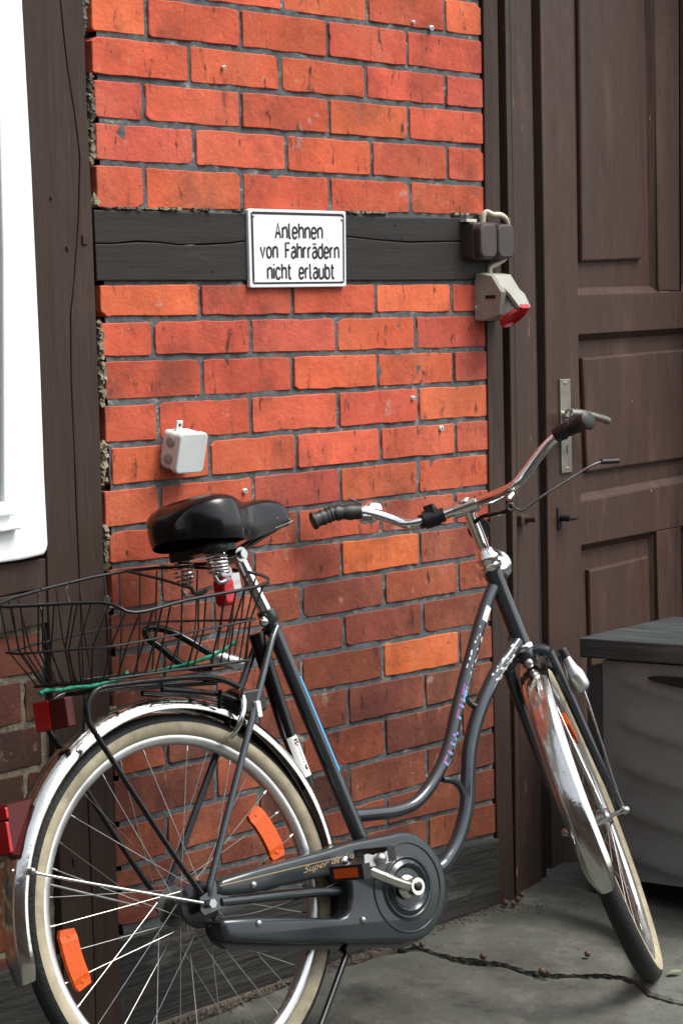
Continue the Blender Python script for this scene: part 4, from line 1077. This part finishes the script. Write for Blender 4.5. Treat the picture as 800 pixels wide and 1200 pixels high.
# two-colour lettering up the upper tube: short glyph strokes wrapped on the tube
letters = []
def glyph_on_tube(ch, t, dt, mbw):
    pat = {'C': [(0, 1, -1, -.6), (0, .3, -1, 1), (0, 1, .6, 1)], 'I': [(.35, .65, -1, 1)], 'T': [(.35, .65, -1, 1), (0, 1, .6, 1)], 'Y': [(.35, .65, -1, .1), (0, .35, .1, 1), (.65, 1, .1, 1)],
           'L': [(0, .3, -1, 1), (0, 1, -1, -.6)], 'N': [(0, .25, -1, 1), (.75, 1, -1, 1), (.25, .75, -.2, .4)], 'E': [(0, .3, -1, 1), (0, 1, -1, -.65), (0, .8, -.2, .15), (0, 1, .65, 1)]}[ch]
    for (x0_, x1_, y0_, y1_) in pat:
        for (A0, A1, mm) in ((-32, -8, 0), (-8, 30, 1)):
            lo = -32+(y0_+1)/2*62; hi = -32+(y1_+1)/2*62; l2, h2 = max(lo, A0), min(hi, A1)
            if h2-l2 > 2: tube_print(top, .0128, t-dt*x0_, t-dt*x1_, -h2, -l2, None, 'lettering', 2, mbw, mm)
for wd_, t0_ in (('CITY', .600), ('LINE', .450)):
    mw = MB()
    for i, ch in enumerate(wd_): glyph_on_tube(ch, t0_-.028*i, .027, mw)
    o = part(mw, 'lettering', [M['magenta'], M['cyan']]); o['kind'] = 'stuff'
# pump with white label behind the seat tube
pa, pb = B(300, 742), B(338, 862)
pmp = empty('bicycle_pump', BK @ Matrix.Translation(pb)); tag(pmp, 'black pump clipped behind the seat tube with a white label at its lower end', 'pump')
MB().tube([pa-pb, V()], .0150, 16).build('barrel', M['leather'], pmp)
pd = (pb-pa).normalized(); pc = B(361, 922)-pb; MB().tube([V(), pc], .0135, 16).build('handle', M['black_paint'], pmp)
def lblpatch(o, d_, L, rad, a0, a1, t0, t1, m, name, par):
    vs = []; side = V((0, -1, 0)); side = (side-d_*side.dot(d_)).normalized(); perp = d_.cross(side)
    for i in range(2):
        for j in range(9):
            a = R_(a0+(a1-a0)*j/8); vs.append(o+d_*L*(t0+(t1-t0)*i)+(side*math.cos(a)+perp*math.sin(a))*rad)
    return MB().add(vs, [(j, 9+j, 10+j, j+1) for j in range(8)], True).build(name, m, par)
pcd = pc.normalized(); pL = pc.length
lb_ = lblpatch(V(), pcd, pL, .0140, -55, 62, .02, .80, M['sticker'], 'label', pmp)
random.seed(5)
for (t0, t1, a0, a1) in [(.08, .12, -25, 10), (.13, .17, -30, -5), (.14, .18, 0, 15), (.19, .21, -20, 8)]+[(.23+.035*k, .245+.035*k, -14, -1+random.uniform(0, 6)) for k in range(9)]+[(.58, .62, -22, -8), (.60, .66, -10, 4), (.64, .68, -24, 2), (.74, .75, -6, 0)]:
    lblpatch(V(), pcd, pL, .01425, a0, a1, t0, t1, M['black_print'], 'lettering', lb_)
# seat post, saddle -------------------------------------------------------
sp0 = B(277, 648); part(MB().tube([STt+(BB-STt).normalized()*.02, STt, sp0], .0122, 16), 'seat_post', M['chrome'])
cl = B(273, 652)
mb = MB().tube([cl+V((0, -.026, 0)), cl+V((0, .026, 0))], .014, 14); mb.tube([cl+V((0, -.034, 0)), cl+V((0, -.026, 0))], .008, 8)
part(mb, 'saddle_clamp', M['steel'])
# seat bolt
q = B(308, 729, .02); part(MB().lathe([(.009, 0), (.009, .006), (.005, .010), (0, .012)], q, (0, -1, 0), 12), 'seat_bolt', M['chrome'])
sad_x0, sad_x1 = .075, .372
secs = [ # x, half width, top z, skirt drop, crown
 (.078, .030, .678, .022, .008), (.083, .058, .696, .038, .013), (.098, .084, .714, .054, .018), (.122, .100, .725, .066, .022), (.152, .104, .729, .070, .023), (.180, .097, .728, .072, .022), (.206, .080, .721, .070, .020), (.230, .060, .713, .064, .018),
 (.256, .044, .709, .058, .017), (.286, .036, .711, .052, .018), (.316, .035, .712, .046, .018), (.342, .033, .707, .036, .018), (.360, .027, .695, .024, .014), (.370, .013, .679, .014, .006)]
SZ = HZ-.004
mb = MB(); vs = []; NN = 24
for (x, hw, tz, dp, cr) in secs:
    for k in range(NN+1):
        u_ = -1+2*k/NN
        # half of the section span is the top, the rest the skirt
        if abs(u_) < .62:
            t = u_/.62; y = hw*.93*math.sin(t*math.pi/2*.92)/math.sin(math.pi/2*.92); z = tz-cr*abs(t)**2.4-.006*(1-abs(t))*(.5 if x < .2 else 0)
        else:
            s = 1 if u_ > 0 else -1; t = (abs(u_)-.62)/.38
            y = s*hw*(.93+.07*math.sin(math.pi*min(t*1.6, 1)*.5)-.06*max(0, t-.5)*2); z = tz-cr-dp*t**.92
        vs.append((x+(.010*((tz-z)/.09) if x < .2 else -.004*((tz-z)/.05)), y, z+SZ))
m_ = NN+1
fs = [(i*m_+k, i*m_+k+1, (i+1)*m_+k+1, (i+1)*m_+k) for i in range(len(secs)-1) for k in range(NN)]
fs += [tuple(range(m_)), tuple(range((len(secs)-1)*m_, len(secs)*m_))[::-1]]
mb.add(vs, fs, True)
saddle = part(mb, 'saddle', M['leather'], 'wide black sprung saddle')
sol = saddle.modifiers.new('thick', 'SUBSURF'); sol.levels = 1; sol.render_levels = 2
saddle.data.set_sharp_from_angle(angle=R_(180)) if False else None
q = B(323.5, 607.5, .030); MB().lathe([(.0032, -.004), (.0032, .002), (.002, .0035), (0, .004)], q, (.1, -1, .1), 10).build('rivet', M['chrome'], saddle)
mb = MB()
for k in range(18):
    t = k/17; x = .318+.054*t; q = V((x-.004, -(.0335-.016*max(0, t-.6)*2), (.653+.012*t)+SZ))
    mb.box(q, (.0007, .0005, .0007))
o = mb.build('stitching', M['steel'], saddle); o['kind'] = 'stuff'
# under-frame and springs
mb = MB().box((.16, 0, .625+SZ), (.030, .060, .006)); mb.tube(smooth([V((.14, -.052, .612+SZ)), V((.20, -.030, .606+SZ)), V((.28, -.016, .634+SZ)), V((.345, -.008, .656+SZ))], 5), .0036, 8)
mb.tube(smooth([V((.14, .052, .612+SZ)), V((.20, .030, .606+SZ)), V((.28, .016, .634+SZ)), V((.345, .008, .656+SZ))], 5), .0036, 8)
part(mb, 'saddle_rail', M['black_paint'])
for (px, py, off, nm) in ((253.5, 649, .052, 0), (214, 659, -.052, 1)):
    t = B(px, py, off); pts = []; turns = 6
    for k in range(turns*14+1):
        a = k/14*2*math.pi; f_ = k/(turns*14); r_ = .0185*(1-(.45*max(0, f_-.6)/.4 if nm else 0)); pts.append(t+V((math.cos(a)*r_, math.sin(a)*r_, -f_*(.036 if not nm else .046))))
    sp_ = MB().tube(pts, .0021, 7); part(sp_, 'spring', M['chrome'])
    mb = MB().lathe([(.021, .002), (.023, .004), (.023, .018), (.016, .024), (.012, .036)], t, (0, 0, 1), 20); part(mb, 'spring_cup', M['rubber'])
    e = t-V((0, 0, .040 if not nm else .050)); part(MB().tube(smooth([e+V((-.012, 0, 0)), e+V((-.004, 0, -.012)), e+V((.012, 0, -.010)), e+V((.040, -t.y*.5, -.004))], 4), .0040, 8), 'spring_mount', M['steel'])
# red clip-on lamp on the seat post
a, b = B(262, 668, .012), B(263, 706, .012)
q = B(262, 690, .020); mb = MB().prism(rrect(q.x-.013, q.z-.032, q.x+.016, q.z+.020, .011), -.036, -.008, .007, rb=4)
o = part(mb, 'seat_lamp', M['red'], 'red rear lamp clipped to the seat post')
mb = MB().prism(rrect(q.x-.012, q.z+.0202, q.x+.016, q.z+.040, .007), -.034, -.010, .003); mb.box((q.x+.024, -.018, q.z+.008), (.010, .012, .018)); mb.build('lamp_housing', M['clear'], o)
# ring lock over the rear tyre
lk = V((.160, 0, HZ+.318)); ld = V((.445, 0, .895)).normalized(); 
mb = MB(); pts = []
for k in range(25):
    a = R_(-60+300*k/24); pts.append(lk+V((0, math.cos(a)*.041, 0))+ld*(math.sin(a)*.050))
mb.tube(pts, .0062, 10); o = part(mb, 'ring_lock', M['chrome'], 'chrome ring lock around the rear tyre')
q = B(290, 822, .01); mb = MB().prism(rrect(q.x-.030, q.z-.022, q.x+.024, q.z+.020, .008), -.036, .036, .004); mb.build('lock_housing', M['rubber'], o)
q2 = B(301, 828, .036); MB().prism(rrect(q2.x-.006, q2.z-.020, q2.x+.004, q2.z+.010, .003), -.044, -.036, .001).build('lock_lever', M['sticker'], o)
# rack ---------------------------------------------------------------------
rk = MB()
for s, of in ((-1, .062), (1, -.062)):
    L_ = [B(280, 805, .062), B(262, 797, .062), B(246, 793.5, .062), B(220, 794, .062), B(180, 797.5, .062), B(144, 802, .062), B(119, 806, .062), B(108, 815, .062), B(103, 827, .062), B(104, 842, .062), B(113, 861, .062), B(194, 987, .064), B(236, 1047, .066)]
    L_ = [V((p.x, p.y*(1 if s < 0 else -1), p.z)) for p in L_]
    rk.tube(smooth(L_, 4), .0052, 10)
for (px, py) in ((255, 795), (205, 795), (160, 800), (125, 805)):
    q = B(px, py, .062); rk.tube([V((q.x, -.062, q.z)), V((q.x, .062, q.z))], .0040, 8)
for yy in (-.022, .022):
    a, b = B(262, 799, 0), B(119, 808, 0); rk.tube([V((a.x, yy, a.z)), V((b.x, yy, b.z))], .0032, 8)
a = B(190, 808, .03); b = B(252, 813, .03); c = B(280, 822, .02); rk.tube(smooth([a, b, c], 4), .0055, 10)
a = B(190, 808, .03); rk.tube([V((a.x, .03, a.z)), V((b.x, .03, b.z)), V((c.x, .02, c.z))], .0055, 10)
q = B(254, 812, .03); rk.tube([q+V((0, -.012, .004)), q+V((0, .0, -.028))], .004, 8)
part(rk, 'rack', M['black_paint'], 'black carrier rack over the rear wheel')
# rear lamp on the mudguard
la = R_(146); base = V((math.cos(la)*.362, 0, math.sin(la)*.362+HZ))
q0 = B(2, 940, .0); q1 = B(27, 1003, .0)
zt_, zb_ = B(14, 940, .02).z, B(14, 1004, .02).z
def gx(z): return -math.sqrt(.3720**2-(z-HZ)**2)
xt, xb_ = gx(zt_), gx(zb_)
xl = xb_-.012
lm = MB(); vsL = []
for y_ in (-.031, .031): vsL += [V((xt-.010, y_*.72, zt_)), V((xl+.000, y_*.9, zt_-.004)), V((xl-.002, y_*.9, zb_+.004)), V((xb_+.002, y_*.72, zb_))]
lm.add(vsL, [(0, 1, 2, 3), (7, 6, 5, 4), (0, 4, 5, 1), (1, 5, 6, 2), (2, 6, 7, 3), (3, 7, 4, 0)], False)
o = part(lm, 'rear_lamp', M['red_dark'], 'red rear lamp fixed on the mudguard')
MB().prism(rrect(-.029, zb_+.006, .029, zt_-.030, .004), 0, .006, .001).xf(lambda v: V((xl-.008+v.y, v.x, v.z))).build('lens', M['red'], o)
MB().prism(rrect(-.029, zt_-.027, .029, zt_-.006, .004), 0, .005, .001).xf(lambda v: V((xl-.005+v.y, v.x, v.z))).build('lens', M['red'], o)
for (px, py) in ((18, 1020),):
    q = V((gx(B(px, py, .012).z)-.001, -.012, B(px, py, .012).z)); part(MB().lathe([(.004, 0), (.003, .003), (0, .004)], q, (-1, -.3, 0), 8), 'bolt', M['steel'])
# rack reflector
ra = B(40, 822, .02); rb = B(88, 856, .02)
zr0, zr1 = B(60, 856, 0).z, B(60, 820, 0).z
xr = B(64, 838, 0).x
rl = MB().prism(rrect(-.048, zr0, .048, zr1, .003), 0, .016, .002).xf(lambda v: V((xr-.008+v.y, v.x, v.z)))
rl = part(rl, 'rack_reflector', M['red_dark'], 'wide red reflector under the rear end of the rack')
MB().prism(rrect(-.047, zr0+.001, -.004 if False else .0, zr1-.001, .002), 0, .0015, .0005).xf(lambda v: V((xr-.0098+v.y, v.x+.047, v.z))).build('lens', M['red'], rl)
part(MB().tube(bp((100, 820, 0), (100, 845, 0), (98, 870, .0), n=4), .004, 8), 'reflector_bracket', M['rubber'])
# chain case ---------------------------------------------------------------------
CO = .070
def BC(px, py): q = B(px, py, CO); return (q.x, q.z)
ccx, ccz = BB.x+.004, BB.z-.003; RD = .1035
P1 = [BC(256, 1048), BC(256.5, 1036), BC(262, 1030), BC(300, 1018), BC(340, 1007), BC(380, 996.5), BC(410, 987)]
disc = [(ccx+RD*math.cos(R_(a)), ccz+RD*math.sin(R_(a))) for a in range(98, -92, -8)]
P2 = [BC(400, 1105.5), BC(340, 1106), BC(280, 1104), BC(268, 1101), BC(262, 1090), BC(261, 1081), BC(264, 1077)]
P3 = [BC(300, 1074.5), BC(350, 1075), BC(398, 1075.5), BC(406, 1072), BC(410, 1064), BC(410.5, 1050), BC(410, 1036), BC(405, 1027), BC(396, 1024.5), BC(384, 1027), BC(345, 1035), BC(300, 1046), BC(270, 1049)]
poly = P1+disc+P2+P3
mb = MB().prism(poly, -CO, -CO+.034, .010, smooth=True, rb=5)
bk_ = [(x-.004, z-.013 if z < ccz-.02 else z-.004) for x, z in poly]
case = part(mb, 'chain_case', M['case'], 'dark grey plastic chain case')
MB().prism(inset(bk_, .004), -CO+.0342, -CO+.052, 0).build('inner_cover', M['wire'], case)
for (r_, w_, h_) in ((.083, .0016, .0012), (.056, .0040, .0030), (.060, .0015, .0012)):
    pts = [(ccx+r_*math.cos(2*math.pi*k/48), -CO-.0005, ccz+r_*math.sin(2*math.pi*k/48)) for k in range(48)]
    mb = MB().tube(pts, w_, 8, closed=True); mb.build('ridge', M['case'], case)
MB().lathe([(.050, -.001), (.052, .003), (.044, .008), (.038, .004), (.034, -.002), (0, -.002)], (ccx, -CO+.001, ccz), (0, -1, 0), 40).build('dish', M['case'], case)
for (px, py) in ((297, 1037), (303, 1082), (425, 1078)):
    q = BC(px, py); MB().lathe([(.0065, 0), (.006, .003), (.003, .005), (0, .005)], (q[0], -CO, q[1]), (0, -1, 0), 12).build('screw', M['steel'], case)
# gold stripe and script on the upper arm
pts = [BC(258, 1038), BC(300, 1028), BC(345, 1017), BC(400, 1004)]
mb = MB(); vs = []
for (x, z) in pts: vs += [(x, -CO-.0004, z+.0008), (x, -CO-.0004, z-.0008)]
mb.add(vs, [(2*i, 2*i+1, 2*i+3, 2*i+2) for i in range(3)], False).build('stripe', M['gold'], case)
cu = bpy.data.curves.new('script', 'FONT'); cu.body = 'Super de Luxe'; cu.size = .026; cu.shear = .5; cu.extrude = 0
to_ = bpy.data.objects.new('tmp', cu); col.objects.link(to_); dg = bpy.context.evaluated_depsgraph_get()
tm = bpy.data.meshes.new_from_object(to_.evaluated_get(dg)); bpy.data.objects.remove(to_)
q = BC(355, 1023.5); q2 = BC(405, 1008); an = math.atan2(q2[1]-q[1], q2[0]-q[0]); Lw = math.hypot(q2[0]-q[0], q2[1]-q[1])
wmax = max(v.co.x for v in tm.vertices); kx = Lw*1.45/wmax
tm.transform(Matrix.Translation((q[0], -CO-.0006, q[1])) @ Matrix.Rotation(-an, 4, 'Y') @ Matrix.Rotation(R_(90), 4, 'X') @ Matrix.Diagonal((kx, .62, 1, 1)))
tm.materials.clear(); tm.materials.append(M['gold'])
o = bpy.data.objects.new('lettering', tm); col.objects.link(o); o.parent = case
# cranks, pedals
ped = B(433, 1012, .190); crank_in = V((ccx-.004, -.088, ccz+.001)); pe = V((ped.x+.012, -.108, ped.z+.006))
mb = MB().lathe([(.016, 0), (.017, .006), (.015, .018), (.008, .022), (0, .022)], (ccx, -.070, ccz), (0, -1, 0), 20)
mb.tube([(ccx, -.074, ccz), (ccx, -.100, ccz)], .0165, 16); mb.lathe([(.022, 0), (.024, .004), (.020, .010), (.010, .013), (0, .013)], (ccx-.004, -.072, ccz+.002), (0, -1, 0), 20)
mb.tube(smooth([V((ccx, -.086, ccz)), V((ccx-.05, -.094, ccz+.018)), pe.lerp(V((ccx, -.095, ccz)), .2), pe], 4), [.0115]*3+[.0095]*20 if False else .0108, 12)
mb.lathe([(.012, 0), (.012, .004), (.009, .008), (.004, .010), (0, .010)], pe+V((0, 0, 0)), (0, -1, 0), 14)
crank = part(mb, 'crank', M['old_chrome'])
MB().lathe([(.0085, 0), (.0085, .004), (.006, .006), (0, .006)], (ccx, -.0985, ccz), (0, -1, 0), 16).build('dust_cap', M['rubber'], crank)
def pedal(c, s):
    mb = MB()
    for zz in (-.010, .010):
        mb.box(c+V((-.034 if zz < 0 else .030, s*.045, -.016 if zz < 0 else .004)), (.009, .046, .0135))
    mb.box(c+V((0, s*.045, -.006)), (.028, .036, .005), Matrix.Rotation(R_(-17), 3, 'Y'))
    o = part(mb, 'pedal', M['rubber'])
    m2 = MB().lathe([(.0105, 0), (.0105, .012), (.006, .016), (0, .017)], c+V((0, s*.086, 0)), (0, s, 0), 14)
    m2.prism([(-.032, -.010), (-.024, -.013), (.024, -.008), (.034, .004), (.030, .012), (.010, .010), (-.010, .010), (-.030, .006)], 0, .003, .0008) if False else None
    m2.build('axle_cap', M['steel'], o)
    for k in (-1, 1):
        pl = [(k*.006, -.006), (k*.012, -.011), (k*.030, -.010), (k*.036, -.002), (k*.034, .012), (k*.026, .013), (k*.012, .008), (k*.006, .010)]
        MB().prism(pl, 0, .003, .0006).xf(lambda v: c+V((v.x, s*(.0875)+v.y*s, v.z))).build('end_plate', M['steel'], o)
    MB().box(c+V((-.0436, s*.045, -.016)), (.0012, .032, .0085)).build('reflector', M['orange'], o)
    return o
pedal(pe+V((0, -.006, 0)), -1)
peL = V((2*ccx-pe.x, .100, 2*ccz-pe.z))
part(MB().tube([V((ccx, .060, ccz)), peL], .009, 12), 'crank', M['chrome']); pedal(peL, 1)
# kickstand
k0 = BB+V((-.05, .01, -.02)); k1 = B(376, 1200, .075); k2 = B(355, 1262, .11)
kk = BK.inverted() @ ground_at(352, 1262, .0)
kg = B(406, 1119, .045)
dirk = (k1-kg); 
part(MB().tube([k0, kg+V((0, .01, .01)), kg, kg+dirk*1.9], [.007, .007, .0060, .0055], 10), 'kickstand', M['black_paint'])
# brake arm / gear chain at the rear hub
part(MB().tube([V((0, -.066, HZ)), V((0, -.078, HZ))], .0085, 6), 'axle_nut', M['steel'])
part(MB().tube([V((0, .066, HZ)), V((0, .078, HZ))], .0085, 6), 'axle_nut', M['steel'])
part(MB().tube([V((-.004, .052, HZ)), V((.10, .050, HZ-.010)), V((.18, .050, HZ-.016))], .004, 8), 'brake_arm', M['steel'])
part(MB().tube(smooth([V((.03, -.05, HZ-.03)), V((.12, -.05, HZ-.035)), V((.28, -.05, HZ-.02)), V((.38, -.04, HZ+.0))], 4), .0018, 6), 'cable', M['rubber'])
# dynamo on the fork
dR1 = crown-SA*.060+V((0, -.056, 0)); q0 = B(653, 785, .07); 
dc = SC-SA*.03+V((.022, -.070, 0)); dax = (-SA*.96+SFW*-.12+V((0, -.12, 0))).normalized()
mb = MB().lathe([(.009, .012), (.010, .020), (.012, .034), (.0175, .048), (.0185, .056), (.0185, .080), (.014, .086), (.006, .090)], dc, dax, 20)
dy = fpart(mb, 'dynamo', M['alu'], 'silver bottle dynamo beside the fork')
dyc = MB().lathe([(.0, -.008), (.0095, -.008), (.0105, -.004), (.0105, .012), (.008, .013)], dc, dax, 16).xf(lambda v: steer(v, PHW)); dyc.build('roller', M['rubber'], dy)
fpart(MB().tube([dc+dax*.09, dc+dax*.12+V((0, .004, 0)), hubF+SA*.05+V((0, -.066, 0)), hubF+V((0, -.064, .0))], .0024, 8), 'mudguard_stay', M['chrome'])
fpart(MB().tube([dc+V((0, .004, 0)), dc+dax*.03+V((-.01, .02, 0)), crown-SA*.05+V((0, -.046, 0))], .005, 8), 'dynamo_bracket', M['black_paint'])
# front rim brake block above the tyre
q = crown-SA*.02+SFW*.018
mb = MB().box(q+V((.006, 0, -.004)), (.010, .016, .012)); mb.lathe([(.010, 0), (.010, .006), (.005, .010)], crown-SFW*.020-SA*.012, -SFW, 10)
fpart(mb, 'brake', M['steel'])

# ------------------------------------------------------------------ wire basket on the rack
# corners as (pixel, lateral offset) in bicycle coordinates
rim = [B(0, 708, -.165), B(118, 706, .125), B(158, 718, .165), B(220, 703, .165), B(314, 683, .140), B(272, 667.5, -.03), B(148, 669, -.095)]
rim[0] = B(-6, 709, -.035)
mid = [B(8, 765, -.045), B(100, 760, .10), B(140, 756, .135), B(220, 741, .135), B(298, 726, .115), B(270, 727, -.05), B(150, 732, -.085)]
zb = B(200, 793, .062).z+.009
bot = [V((-.175, .105, zb+.012)), V((-.19, -.07, zb)), V((-.165, -.105, zb)), V((-.02, -.105, zb)), V((.150, -.095, zb)), V((.185, .03, zb)), V((.02, .105, zb+.012))]
bo_ = bot[2]
KF = BK @ Matrix.Translation(bo_)
bk = empty('wire_basket', KF); tag(bk, 'bent black wire basket sitting on the rear rack', 'basket')
rim = [p-bo_ for p in rim]; mid = [p-bo_ for p in mid]; bot = [p-bo_ for p in bot]
MB().tube(smooth(rim, 4, True), .0032, 8, closed=True).build('rim_wire', M['wire'], bk)
MB().tube(smooth(mid, 3, True), .0022, 6, closed=True).build('ring_wire', M['wire'], bk)
mid2 = [a.lerp(b, .5) for a, b in zip(rim, mid)]
MB().tube(bot, .0026, 6, closed=True).build('ring_wire', M['wire'], bk)
def seg(P, i, t): return P[i].lerp(P[(i+1) % len(P)], t)
def polyat(P, f):
    Ls = [(P[(i+1) % len(P)]-P[i]).length for i in range(len(P))]; T = sum(Ls); d_ = (f % 1)*T
    for i, l_ in enumerate(Ls):
        if d_ <= l_: return P[i].lerp(P[(i+1) % len(P)], d_/l_)
        d_ -= l_
    return P[0]
random.seed(11)
cnt = [9, 2, 5, 6, 4, 5, 7]
for i, c in enumerate(cnt):
    for k in range(c):
        t = (k+.5)/c+random.uniform(-.05, .05); a, m_2, b = seg(rim, i, t), seg(mid, i, t), seg(bot, i, t)
        MB().tube([a, m_2+(b-a)*0+V((random.uniform(-.003, .003), random.uniform(-.003, .003), 0)), b], .0017, 6).build('wire', M['wire'], bk)
for k in range(9):                                   # floor wires
    t = (k+.5)/9; a = bot[2].lerp(bot[4], t); b = bot[0].lerp(bot[6], t) if t < .9 else bot[5]
    MB().tube([a, b], .0017, 6).build('wire', M['wire'], bk)
# folded-in handle and hooks at the rim
hk = [B(148, 669, -.095)-bo_, B(190, 679, -.03)-bo_, B(226, 690, .02)-bo_]
MB().tube(hk, .0026, 8).build('handle', M['wire'], bk)
MB().tube(smooth([B(224, 689, .02)-bo_, B(228, 695, .02)-bo_, B(236, 695, .02)-bo_, B(242, 692, .02)-bo_], 4), .0036, 8).build('handle', M['rubber'], bk)
for (xa, ya, o_) in ((82, 682, .0), (49, 690, -.06)):
    MB().tube(smooth([B(xa, ya, o_)-bo_, B(xa-4, ya+8, o_)-bo_, B(xa-3, ya+16, o_+.02)-bo_, B(xa, ya+25, o_+.03)-bo_], 5), .0020, 8).build('hook', M['wire'], bk)
# green cord woven along the basket floor
g0_ = B(150, 789, -.085); GF = BK @ Matrix.Translation(g0_)
pts = [B(47, 813, -.02), B(55, 809, -.03), B(72, 808.5, -.04), B(90, 805, -.05), B(108, 804, -.06), B(126, 799, -.07), B(146, 794, -.08), B(149, 787, -.082), B(151, 793, -.07), B(176, 788.5, -.03), B(204, 782, .01), B(228, 776, .04), B(256, 765, .06), B(272, 755, .07), B(278, 751, .075)]
cordpts = smooth([p-g0_ for p in pts], 6)
o = MB().tube(cordpts, [.0036+.0007*math.sin(i*1.3) for i in range(len(cordpts))], 8).build('green_cord', M['green'])
o.matrix_world = GF; tag(o, 'thin green cord lying along the bottom of the wire basket', 'cord')
# cable lock: thick black loop with a grey barrel
c0 = B(262, 773, .02); LF = BK @ Matrix.Translation(c0)
lkq = empty('cable_lock', LF); tag(lkq, 'thick black cable lock with grey barrel lying inside the wire basket', 'cable lock')
lp = [B(*a)-c0 for a in ((250, 768, .02), (230, 756, .01), (205, 742, -.01), (185, 736, -.03), (172, 738, -.04), (174, 748, -.04), (190, 760, -.03), (208, 775, -.02), (228, 783, -.01), (248, 781, .0))]
MB().tube(smooth(lp, 6), .0068, 12).build('cable', M['leather'], lkq)
MB().tube([B(248, 768, .02)-c0, B(252, 769.5, .02)-c0, B(276, 777, .03)-c0, B(281, 778, .03)-c0], [.010, .0135, .0135, .012], 16).build('barrel', M['steel'], lkq)

# ------------------------------------------------------------------ nuts and a leaf on the paving
nuts = [((601, 1062), 'brown nut at the foot of the door post, front left of the small heap'), ((606, 1057), 'brown nut on top in the middle of the small heap by the door post'), ((611, 1051), 'brown nut at the back right of the small heap by the door post'), ((592, 1061), 'brown nut just left of the small heap by the door post'),
        ((688, 1121), 'single brown nut on the paving left of the front tyre'), ((566, 1124), 'brown nut lying in the paving crack below the frame tube'), ((634, 1141), 'reddish brown nut in the crack between the two slabs, left one of a pair'), ((642, 1143), 'reddish brown nut in the crack between the two slabs, right one of a pair'),
        ((485, 1109), 'brown nut at the left end of the paving crack below the chain case'), ((494, 1109), 'pale brown nut second from the left end of the paving crack')]
for (px, py), lab in nuts:
    p = ground_at(px, py, .006); r = random.uniform(.0058, .0082)
    mb = MB().lathe([(r*.02, -r), (r*.55, -r*.86), (r*.92, -r*.35), (r, .1*r), (r*.86, r*.55), (r*.5, r*.92), (r*.1, r*1.15)], (0, 0, 0), (random.uniform(-.6, .6), random.uniform(-.6, .6), .6), 12)
    o = mb.build('hazelnut', M['nut']); o.location = p+V((0, 0, r*.8)); tag(o, lab, 'nut', 'nuts scattered on the paving')
p = ground_at(790, 1140, .008); mb = MB(); vs = []
for i in range(7):
    t = i/6; w_ = .008*math.sin(math.pi*t)+.001; vs += [V((-.019+.038*t, -w_, .004*math.sin(3*t))), V((-.019+.038*t, 0, .001+.006*math.sin(3*t))), V((-.019+.038*t, w_, .005*math.sin(3*t)))]
vs2 = [v-V((0, 0, .0008)) for v in vs]
fs = [(3*i+k, 3*i+k+1, 3*i+k+4, 3*i+k+3) for i in range(6) for k in range(2)]
mb.add(vs+vs2, fs+[tuple(21+q for q in f[::-1]) for f in fs], True)
o = mb.build('leaf', M['leaf']); o.location = p; o.rotation_euler = (0, 0, .5); tag(o, 'small pale green leaf on the paving near the front tyre', 'leaf')
